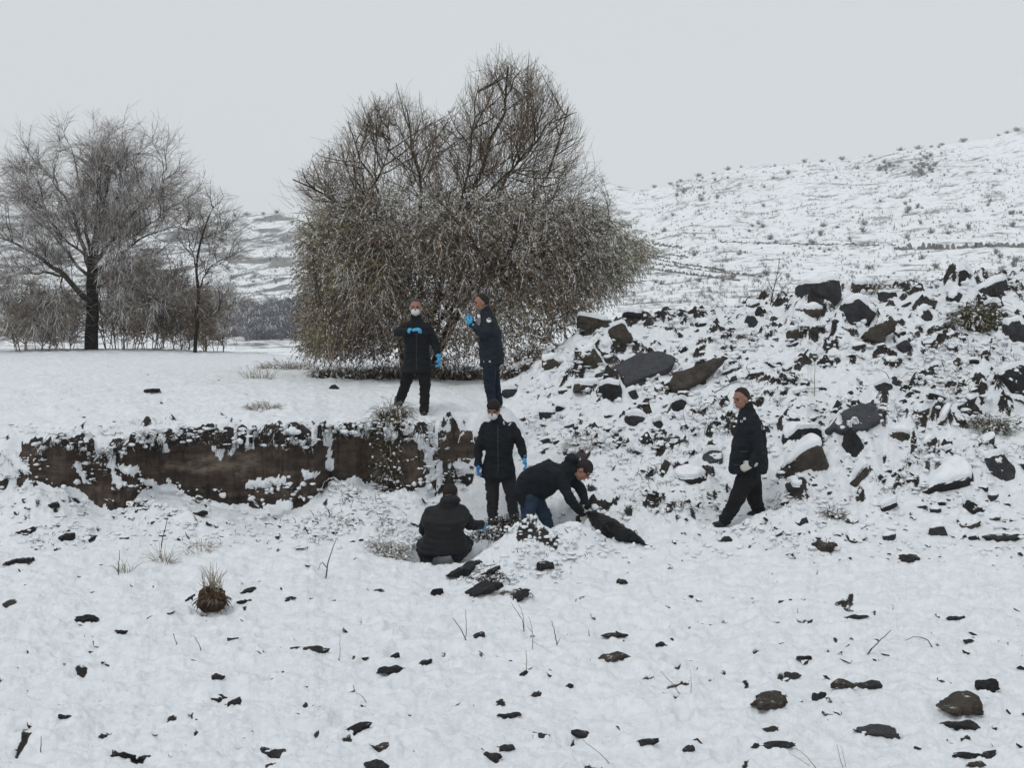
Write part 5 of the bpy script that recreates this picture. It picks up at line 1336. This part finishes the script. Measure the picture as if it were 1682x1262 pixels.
def raw_mesh_tri(name, sh, mat):
    me = bpy.data.meshes.new(name); me.from_pydata([tuple(v) for v in sh.V], [], sh.F); me.materials.append(mat); me.update(); return me
M['lips'] = m_plain('lips', (0.20, 0.075, 0.06), 0.5)
def person(label, Y0, J, outfit):
    """J: joints as (u, v, dy) in photo pixels at depth Y0+dy; outfit: materials and options"""
    def W(k):
        q = J[k]; return np.array(P(q[0], q[1], Y0 + (q[2] if len(q) > 2 else 0.0))[:])
    g = W('ground'); root = empty('person', Vector(g)); tag(root, label, 'person')
    def loc(k): return W(k) - g
    hc = loc('head'); f = nrm(np.array(outfit['face'], float)); RM = rotm(f, outfit.get('up', (0, 0, 1)))
    right, fw, upv = RM[:, 0], RM[:, 1], RM[:, 2]
    HS = 1.10; hc = hc - np.array([0, 0, .006])
    def H(x, y, z_): return hc + (right * x + fw * y + upv * z_) * HS
    neck_raise = (hc - loc('neck')) * .12
    neck, chest, pelvis = loc('neck') + neck_raise, loc('chest'), loc('pelvis')
    sl, sr = loc('sl'), loc('sr'); lat = nrm(sl - sr)
    hl, hr = loc('hl'), loc('hr'); latp = nrm(hl - hr)
    # ---- body: one continuous skin
    b = Shell()
    b.ell(H(0, -.008, .022), (.083, .103, .106), RM); b.ell(H(0, .028, -.048), (.064, .068, .072), RM); b.ell(H(0, .050, -.092), (.030, .026, .022), RM)
    b.limb([H(0, .088, .022), H(0, .112, -.016)], [.010, .015]); b.ell(H(0, .090, -.050), (.026, .012, .011), RM); b.ell(H(0, .082, .032), (.056, .014, .012), RM)
    for s_ in (-1, 1): b.ell(H(s_ * .076, -.005, -.008), (.009, .020, .031), RM); b.ell(H(s_ * .046, .062, -.020), (.020, .018, .018), RM)
    b.limb([H(0, -.012, -.055), neck], [.056, .062])
    def torso(sh, gr, hem=None, belly=0.0):
        spine = [pelvis, pelvis * .5 + chest * .5, chest, neck * .35 + chest * .65]
        T = nrm(chest - pelvis); dep = nrm(np.cross(lat, T)); wS = np.linalg.norm(sl - sr) / 2; wS = max(wS, outfit.get('half', .17))
        la = lat; lp = latp if latp.dot(lat) > 0 else -latp
        hipw = outfit.get('hipw', .165)
        rings = []
        if hem is not None: rings.append((hem, lp * (hipw + gr + outfit.get('flare', .03)), dep * (.125 + gr + belly * .5)))
        rings += [(pelvis, lp * (hipw + gr), dep * (.115 + gr + belly)), (spine[1], nrm(lp + la) * (.150 + gr), dep * (.110 + gr + belly)),
                  (chest, la * (wS * .93 + gr), dep * (.120 + gr + belly * .4)), ((sl + sr) / 2 * .75 + chest * .25, la * (wS * .98 + gr * .6), dep * (.100 + gr)),
                  ((sl + sr) / 2 * .5 + neck * .5 , la * (wS * .68 + gr * .3), dep * (.080 + gr * .7)), (neck, la * (.062 + gr * .3), dep * (.062 + gr * .3))]
        sh.loft(rings, 24)
    torso(b, -.035)
    arms = (('sl', 'el', 'wl', 'hdl'), ('sr', 'er', 'wr', 'hdr')); legs = (('hl', 'kl', 'al', 'tl'), ('hr', 'kr', 'ar', 'tr'))
    for a in arms:
        b.limb([loc(a[0]) * .76 + chest * .24, loc(a[1]), loc(a[2])], [.044, .038, .028])
        hv = loc(a[3]) - loc(a[2]); hand(b, loc(a[2]), hv, outfit.get('palm' + a[0][1], -lat if a[0] == 'sl' else lat), .95, 0, outfit.get('curl', .5), 1 if a[0] == 'sl' else -1)
    for a in legs:
        b.limb([loc(a[0]), loc(a[1]), loc(a[2])], [.085, .058, .040]); b.limb([loc(a[2]), loc(a[3])], [.038, .032], .8)
    remesh_obj('body', b.V, b.F, M['skin'], .0105, root, 2)
    for s_ in (-1, 1):
        e = Shell(); e.ell(H(s_ * .031, .078, .008), (.013, .008, .009), RM)
        link('eye', raw_mesh('eye', np.array(e.V), np.array(e.F), M['eye'], True), root)
    fe = Shell()
    for s_ in (-1, 1): fe.limb([H(s_ * .014, .093, .026), H(s_ * .046, .082, .030)], [.0045, .0035])
    link('eyebrows', raw_mesh_tri('eyebrows', fe, M[outfit.get('hair', 'hair_dark')]), root)
    if not outfit.get('mask'):
        fe = Shell(); fe.ell(H(0, .096, -.058), (.023, .006, .006), RM); link('mouth', raw_mesh_tri('mouth', fe, M['lips']), root)
    # ---- trousers
    t = Shell()
    for a in legs:
        kp, an = loc(a[1]), loc(a[2]); low = an * .92 + kp * .08
        r = outfit.get('legr', (.105, .080, .066)); t.limb([loc(a[0]), kp, low], list(r))
    t.ell((hl + hr) / 2 + np.array([0, 0, .02]), (outfit.get('hipw', .165) + .01, .135, .12), rotm(np.cross(latp, (0, 0, 1))))
    def fold(A, fr): return lambda co: A * (.6 * fbm(co[:, 0] * fr, co[:, 1] * fr, co[:, 2] * fr * 1.8, 3) + .9 * (.35 - np.abs(fbm(co[:, 0] * fr * 1.4 + 4, co[:, 1] * fr * 1.4, co[:, 2] * fr * 2.6 + co[:, 0] * 3, 2))))
    remesh_obj('trousers', t.V, t.F, M[outfit['pants']], .013, root, 3, fold(.020, 6))
    # ---- jacket
    j = Shell(); hem = loc('hem'); jg = outfit.get('jg', .028)
    torso(j, jg, hem, outfit.get('belly', .01))
    for a in arms:
        wz = loc(a[2]); el = loc(a[1]); j.limb([loc(a[0]) * .86 + chest * .14, el, el * .06 + wz * .94], [.076, .064, .050])
    j.limb([neck - nrm(neck - chest) * .06, neck * .55 + H(0, -.02, -.07) * .45], [.105, .078])
    if 'hood' in outfit: j.ell(loc('hood'), outfit['hood'])
    dsp = fold(.022, 5)
    if outfit.get('quilt'):
        T = nrm(chest - pelvis); dsp = lambda co: .010 * np.abs(np.sin((co @ T) * math.pi / .075)) + .010 * fbm(co[:, 0] * 7, co[:, 1] * 7, co[:, 2] * 12, 3)
    jk = remesh_obj('jacket', j.V, j.F, M[outfit['jacket']], .013, root, 3, dsp)
    # ---- shoes
    for a in legs:
        s2 = Shell(); an, to = loc(a[2]), loc(a[3]); d = nrm(to - an); d[2] = min(d[2], 0.0); d = nrm(d) if np.linalg.norm(d) > .1 else d
        s2.limb([an - d * .05 + np.array([0, 0, -.015]), an + d * .06 + np.array([0, 0, -.02]), to], [.050, .050, .042], .85); s2.limb([an + np.array([0, 0, .05]), an], [.052, .052])
        remesh_obj('shoe', s2.V, s2.F, M['shoe'], .012, root, 2)
    # ---- gloves
    for a, key in ((arms[0], 'gl'), (arms[1], 'gr')):
        if outfit.get(key):
            s2 = Shell(); hv = loc(a[3]) - loc(a[2]); s2.limb([loc(a[2]) - nrm(hv) * .03, loc(a[2])], [.046, .034])
            hand(s2, loc(a[2]), hv, outfit.get('palm' + a[0][1], -lat if a[0] == 'sl' else lat), 1.0, .006, outfit.get('curl', .5), 1 if a[0] == 'sl' else -1)
            remesh_obj('glove', s2.V, s2.F, M[outfit[key]], .0065, root, 1)
    # ---- hair / cap / mask
    V0, F0 = ico(4); wb = lambda q: q @ RM.T
    def shellcap(name, rad, cen, keepv, mat_, th=.004):
        k = sst(-.06, .10, keepv)[:, None]; q = V0 * np.array(rad); q = q * (.86 + .14 * k)
        q = q + V0 * (th * fbm(V0[:, 0] * 9, V0[:, 1] * 9, V0[:, 2] * 9, 2))[:, None] * k
        link(name, raw_mesh(name, wb(q) + H(*cen), F0, M[mat_], True), root)
    x_, y_, z_ = V0.T
    if outfit.get('hair'): shellcap('hair', (.089, .109, .112), (0, -.009, .024), z_ - (.70 - 1.75 * np.clip(.50 - y_, 0, .75)), outfit['hair'])
    if outfit.get('cap'): shellcap('cap', (.096, .117, .121), (0, -.006, .028), z_ - (.20 - .35 * np.clip(-y_, 0, 1)), outfit['cap'], .003)
    if outfit.get('mask'):
        k = sst(.0, .25, y_)[:, None]; q = V0 * (np.array([.066, .058, .056]) * k + np.array([.050, .02, .036]) * (1 - k))
        link('face_mask', raw_mesh('face_mask', wb(q) + H(0, .060, -.050), F0, M['mask'], True), root)
        for s_ in (-1, 1):
            V, Fc = tubes([np.array([H(s_ * .055, .075, -.035), H(s_ * .078, .03, -.02), H(s_ * .086, -.01, .0)])], [np.array([.003] * 3)], 5); link('ear_loop', raw_mesh('ear_loop', V, Fc, M['mask'], True), root)
    dg = bpy.context.evaluated_depsgraph_get()
    return root, jk, g
def patch(name, root, jk, g, u, v, wpx, hpx, Y0, mat, shape='rect', parts=None):
    """a flat badge sewn on the jacket: laid on its surface where the ray from the photo's pixel meets it"""
    from mathutils.bvhtree import BVHTree
    me_ = jk.data; bvh = BVHTree.FromPolygons([v_.co[:] for v_ in me_.vertices], [tuple(p.vertices) for p in me_.polygons])
    vs = []; fs = []; k = Y0 / F
    def at(du, dv):
        d = P(u + du, v + dv, 1.0).normalized(); o = Vector(-g); h = bvh.ray_cast(o, d)
        return None if h[0] is None else h[0] - d * .006
    quads = parts or [(-wpx / 2, -hpx / 2, wpx / 2, hpx / 2)]
    for q in quads:
        if shape == 'round':
            c = at(0, 0)
            if c is None: continue
            ring = [at(math.cos(t * .5236) * wpx / 2, math.sin(t * .5236) * hpx / 2) or c for t in range(12)]
            b0 = len(vs); vs += [c] + ring; fs += [(b0, b0 + 1 + t, b0 + 1 + (t + 1) % 12) for t in range(12)]
        elif shape == 'ring':
            c = at(0, 0)
            if c is None: continue
            o1 = [at(math.cos(t * .3927) * wpx / 2, math.sin(t * .3927) * hpx / 2) or c for t in range(16)]; i1 = [at(math.cos(t * .3927) * wpx * .33, math.sin(t * .3927) * hpx * .33) or c for t in range(16)]
            b0 = len(vs); vs += o1 + i1; fs += [(b0 + t, b0 + (t + 1) % 16, b0 + 16 + (t + 1) % 16, b0 + 16 + t) for t in range(16) if t not in (3, 4, 5)]
        else:
            c4 = [at(q[0], q[1]), at(q[2], q[1]), at(q[2], q[3]), at(q[0], q[3])]
            if any(c is None for c in c4): continue
            b0 = len(vs); vs += c4; fs.append((b0, b0 + 1, b0 + 2, b0 + 3))
    if not vs: return
    me2 = bpy.data.meshes.new(name); me2.from_pydata([tuple(q) for q in vs], [], fs); me2.materials.append(M[mat]); me2.update(); return link(name, me2, root)

# upper man with the mask
YA_ = 16.3
r, jk, g_ = person('masked man in black on the terrace holding a blue-gloved hand to his chest', YA_, dict(
    ground=(683, 686), head=(683, 505, -.04), neck=(684, 527), chest=(684, 552), pelvis=(685, 592), hem=(685, 612),
    sl=(704, 535), sr=(664, 535), el=(716, 566), er=(650, 547, -.08), wl=(721, 588, -.05), wr=(677, 543, -.30), hdl=(722, 597, -.06), hdr=(686, 541, -.33),
    hl=(697, 602), hr=(673, 602), kl=(698, 640, -.03), kr=(665, 636, .05), al=(696, 678, -.1), ar=(654, 664, .1), tl=(698, 683, -.24), tr=(650, 668, -.02)),
    dict(face=(0, -1, -.12), pants='black_pants', jacket='black_cloth', gl='blue_glove', gr='blue_glove', mask=True, hair='hair_grey', half=.195, palmr=(0, .3, -1), curl=.9, hipw=.175, flare=.02, legr=(.105, .078, .070)))
patch('chest_print', r, jk, g_, 702, 531, 11, 3, YA_, 'white_print')
M['zip'] = m_plain('zip_tape', (0.035, 0.037, 0.042), 0.4)
for uu_, v0_, v1_, RJ, YQ in ((684, 548, 606, (r, jk, g_), YA_),):
    patch('zip', *RJ, uu_, v0_, 0, 0, YQ, 'zip', 'rect', [(-.7, q, .7, q + 3.2) for q in range(0, v1_ - v0_, 4)])
patch('pocket_flap', r, jk, g_, 669, 578, 12, 1.4, YA_, 'zip'); patch('pocket_flap', r, jk, g_, 700, 578, 12, 1.4, YA_, 'zip')
# upper man taking a photograph
YB_ = 16.05
r, jk, g_ = person('policeman in dark navy on the terrace raising a white phone in blue gloves', YB_, dict(
    ground=(812, 676), head=(791, 497), neck=(801, 516), chest=(804, 545), pelvis=(808, 590), hem=(808, 600),
    sl=(800, 527, -.17), sr=(805, 526, .17), el=(797, 553, -.22), er=(792, 551, .12), wl=(775, 534, -.12), wr=(775, 531, .04), hdl=(765, 524, -.06), hdr=(765, 521, 0),
    hl=(804, 600, -.09), hr=(809, 600, .09), kl=(804, 635, -.1), kr=(813, 633, .1), al=(810, 668, -.1), ar=(819, 664, .12), tl=(805, 675, -.22), tr=(814, 671, -.04)),
    dict(face=(-1, -.25, -.15), pants='navy_pants', jacket='navy_cloth', gl='blue_glove', gr='blue_glove', hair='hair_dark', half=.19, curl=.6, palml=(-.3, .5, .6), palmr=(-.3, -.5, .6), legr=(.10, .078, .068), belly=.03, flare=.0))
patch('shoulder_badge', r, jk, g_, 803, 526, 8, 8, YB_, 'white_patch', 'round')
patch('pocket_print', r, jk, g_, 800, 594, 12, 3, YB_, 'white_print')
ph = P(757, 515, YB_ - .02); bm = bmesh.new(); bmesh.ops.create_cube(bm, size=1, matrix=Matrix.Diagonal((.012, .072, .15, 1)))
bmesh.ops.bevel(bm, geom=bm.edges[:], offset=.004, segments=2, affect='EDGES'); me_ = bpy.data.meshes.new('phone'); bm.to_mesh(me_); bm.free(); me_.materials.append(M['phone'])
o = link('phone', me_); o.location = ph; o.rotation_euler = (0.1, math.radians(-28), math.radians(12)); tag(o, 'white phone held up in the blue gloves of the photographing policeman', 'phone')
bm = bmesh.new(); bmesh.ops.create_cube(bm, size=1, matrix=Matrix.Translation((.0066, 0, 0)) @ Matrix.Diagonal((.002, .064, .135, 1))); me_ = bpy.data.meshes.new('screen'); bm.to_mesh(me_); bm.free(); me_.materials.append(M['lens']); link('screen', me_, o)
bm = bmesh.new(); bmesh.ops.create_cube(bm, size=1, matrix=Matrix.Translation((-.0070, .018, .05)) @ Matrix.Diagonal((.003, .022, .022, 1))); me_ = bpy.data.meshes.new('camera_lens'); bm.to_mesh(me_); bm.free(); me_.materials.append(M['lens']); link('camera_lens', me_, o)
# middle man with the mask
YC_ = 14.8
r, jk, g_ = person('masked man in a long black coat with an emblem standing behind the bending man', YC_, dict(
    ground=(820, 868), head=(811, 673, -.06), neck=(818, 693), chest=(820, 720), pelvis=(819, 768), hem=(818, 784),
    sl=(844, 699), sr=(794, 700), el=(856, 731), er=(786, 737), wl=(861, 753, -.05), wr=(785, 765, -.06), hdl=(864, 764, -.07), hdr=(785, 775, -.1),
    hl=(834, 780), hr=(808, 780), kl=(841, 822, -.03), kr=(809, 824), al=(846, 860), ar=(810, 860), tl=(849, 866, -.15), tr=(806, 867, -.15)),
    dict(face=(-.25, -1, -.42), pants='grey_pants', jacket='black_cloth', gl='blue_glove', gr='dark_glove', mask=True, hair='hair_dark', cap='hair_dark', half=.20, curl=.5, hipw=.19, flare=.03, palml=(-1, 0, 0), palmr=(1, 0, 0)))
patch('chest_emblem', r, jk, g_, 833, 694, 14, 13, YC_, 'white_print', 'ring')
patch('zip', r, jk, g_, 818, 700, 0, 0, YC_, 'zip', 'rect', [(-.8, q, .8, q + 3.2) for q in range(0, 80, 4)])
patch('pocket_flap', r, jk, g_, 802, 750, 13, 1.6, YC_, 'zip'); patch('pocket_flap', r, jk, g_, 836, 750, 13, 1.6, YC_, 'zip')
# bending man
YD_ = 13.9
r, jk, g_ = person('man in black with a dark brown cap bending down over the black bag', YD_, dict(
    ground=(885, 896), head=(957, 772, -.05), neck=(937, 767), chest=(912, 778), pelvis=(872, 800, .03), hem=(862, 822),
    sl=(924, 790, -.2), sr=(928, 776, .2), el=(937, 823, -.28), er=(954, 802, .1), wl=(958, 845, -.22), wr=(964, 834, -.02), hdl=(964, 854, -.2), hdr=(969, 845, -.04),
    hl=(868, 822, -.1), hr=(878, 820, .1), kl=(868, 855, -.14), kr=(897, 850, .08), al=(866, 888, -.1), ar=(903, 884, .12), tl=(882, 894, -.12), tr=(918, 891, .1), hood=(938, 755, 0)),
    dict(face=(.62, -.30, -.72), up=(.72, -.1, .55), pants='jeans', jacket='black_cloth', gl='pale_glove', gr='pale_glove', hair='hair_dark', cap='cap_brown', half=.20, curl=.9, hipw=.18, flare=.03, jg=.05, belly=.06, hood=(.085, .12, .07), palml=(.3, 1, -.3), palmr=(.3, -1, -.3)))
# crouching man
YE_ = 12.8
r, jk, g_ = person('crouching man seen from behind in a black quilted jacket and navy trousers', YE_, dict(
    ground=(728, 930), head=(740, 813, .10), neck=(737, 828, .02), chest=(731, 852, -.04), pelvis=(729, 894, .0), hem=(729, 902, -.02),
    sl=(706, 840, .02), sr=(762, 839, .02), el=(694, 872, .12), er=(773, 864, .14), wl=(718, 884, .34), wr=(790, 862, .40), hdl=(728, 886, .40), hdr=(798, 866, .48),
    hl=(708, 900, .0), hr=(750, 899, .0), kl=(694, 896, .36), kr=(768, 892, .36), al=(701, 920, .0), ar=(750, 915, .05), tl=(699, 928, .2), tr=(753, 922, .25), hood=(739, 824, -.02)),
    dict(face=(.35, 1, -.75), up=(0, .6, 1), pants='navy_pants', jacket='quilt', hair='hair_dark', quilt=True, half=.235, hipw=.235, jg=.055, belly=.06, legr=(.125, .095, .072), hood=(.12, .09, .075), curl=.8, gl='blue_glove', gr='blue_glove'))
# walking policeman
YF_ = 13.5
r, jk, g_ = person('bareheaded policeman in black walking left down the slope', YF_, dict(
    ground=(1215, 862), head=(1218, 654, 0), neck=(1229, 674), chest=(1232, 706), pelvis=(1229, 768), hem=(1229, 778),
    sl=(1236, 692, -.17), sr=(1226, 690, .17), el=(1247, 738, -.25), er=(1212, 735, .2), wl=(1235, 763, -.26), wr=(1208, 768, .08), hdl=(1224, 768, -.26), hdr=(1203, 774, .04),
    hl=(1224, 788, -.09), hr=(1235, 786, .09), kl=(1208, 826, -.12), kr=(1239, 820, .14), al=(1189, 857, -.1), ar=(1246, 838, .2), tl=(1175, 863, -.12), tr=(1232, 846, .15)),
    dict(face=(-1, -.55, -.30), pants='black_pants', jacket='black_cloth', gl='pale_glove', hair='hair_brown', half=.20, curl=.7, belly=.062, hipw=.17, flare=.0, jg=.048, legr=(.115, .088, .074), palml=(.2, .9, -.2)))
patch('shoulder_badge', r, jk, g_, 1254, 702, 7, 9, YF_, 'white_patch', 'round')
patch('chest_badge', r, jk, g_, 1221, 690, 9, 7, YF_, 'white_print', 'rect', [(-5, 0, -1, 4), (0, -4, 4, 0)])
patch('pocket_print', r, jk, g_, 1241, 781, 12, 2.5, YF_, 'white_print')

patch('pocket_flap', r, jk, g_, 1222, 742, 12, 1.6, YF_, 'zip'); patch('belt_line', r, jk, g_, 1228, 764, 0, 0, YF_, 'zip', 'rect', [(q, -.8, q + 3, .8) for q in range(-22, 8, 4)])
# ------------------------------------------------------------------ the black bag the bending man holds
M['bag'] = m_cloth('black_plastic_sheet', (0.006, 0.0065, 0.007), 0.5, 40)
sh = Shell(); Yb = 13.75
def Wb(u, v, dy=0): return np.array(P(u, v, Yb + dy)[:])
g0 = Vector(Wb(1005, 885)); g0n = np.array(g0[:])
prof = [(962, 848, 5), (972, 853, 12), (985, 862, 18), (1000, 868, 19), (1015, 873, 17), (1030, 880, 12), (1045, 887, 7), (1060, 893, 2.5)]
rings = []
for (u, v, hh) in prof:
    hh *= 1.12; pb = hit(u, v + hh * .6, 11); Yq = pb.y - .05; k = Yq / F; cq = np.array([(u - CX) / F * Yq, Yq, pb.z + hh * k * .55]); rings.append((cq - g0n, np.array([0, 1, 0]) * max(.05, hh * k * 1.3), np.array([-.25, 0, 1]) * hh * k))
sh.loft(rings, 18)
bagv = remesh_obj('body_bag', sh.V, sh.F, M['bag'], .011, None, 2, lambda co: .022 * (1 - 2 * np.abs(fbm(co[:, 0] * 5, co[:, 1] * 9, co[:, 2] * 9, 3))) - .012)
bagv.name = 'black_bag'; bagv.location = g0; tag(bagv, 'black plastic bag with a long tail dragged on the snow by the bending man', 'bag')
# dug-up dark roots and soil between the crouching and the standing man
clump('brush_heap', 'dark heap of brush and soil between the crouching man and the bending man', 'brush heap', 808, 884, 74, 34, 380, 'stemd', 50, grav=1.2, r0=.007, snow=.5, ymin=13.3)
clump('brush_heap', 'dark brush at the feet of the masked man in the long coat', 'brush heap', 835, 868, 50, 34, 260, 'stemd', 51, grav=1.1, r0=.007, snow=.3, ymin=14.1)

clump('brush_heap', 'dark stems and soil breaking out of the front of the snow mound, left part', 'brush heap', 800, 955, 60, 22, 200, 'stemd', 52, grav=1.4, r0=.008, snow=.5, ymin=10, lean=-.5)
clump('brush_heap', 'pale and dark stems at the right foot of the snow mound', 'brush heap', 850, 978, 44, 24, 160, 'olive', 53, grav=1.3, r0=.006, snow=.3, ymin=10, lean=-.5)
# ------------------------------------------------------------------ haze
bm = bmesh.new(); bmesh.ops.create_cube(bm, size=1, matrix=Matrix.Translation((60, 335, 50)) @ Matrix.Diagonal((1500, 770, 140, 1)))
me_ = bpy.data.meshes.new('haze'); bm.to_mesh(me_); bm.free(); hz = link('haze', me_); tag(hz, kind='stuff', label='thin winter haze filling the air over the valley', cat='haze')
hm = bpy.data.materials.new('haze'); hm.use_nodes = True; ht = hm.node_tree; ht.nodes.clear(); ho = ht.nodes.new('ShaderNodeOutputMaterial'); hv = ht.nodes.new('ShaderNodeVolumePrincipled')
hv.inputs['Color'].default_value = (0.98, 0.985, 1.0, 1); hv.inputs['Density'].default_value = 0.00045
ht.links.new(hv.outputs[0], ho.inputs['Volume']); me_.materials.append(hm)
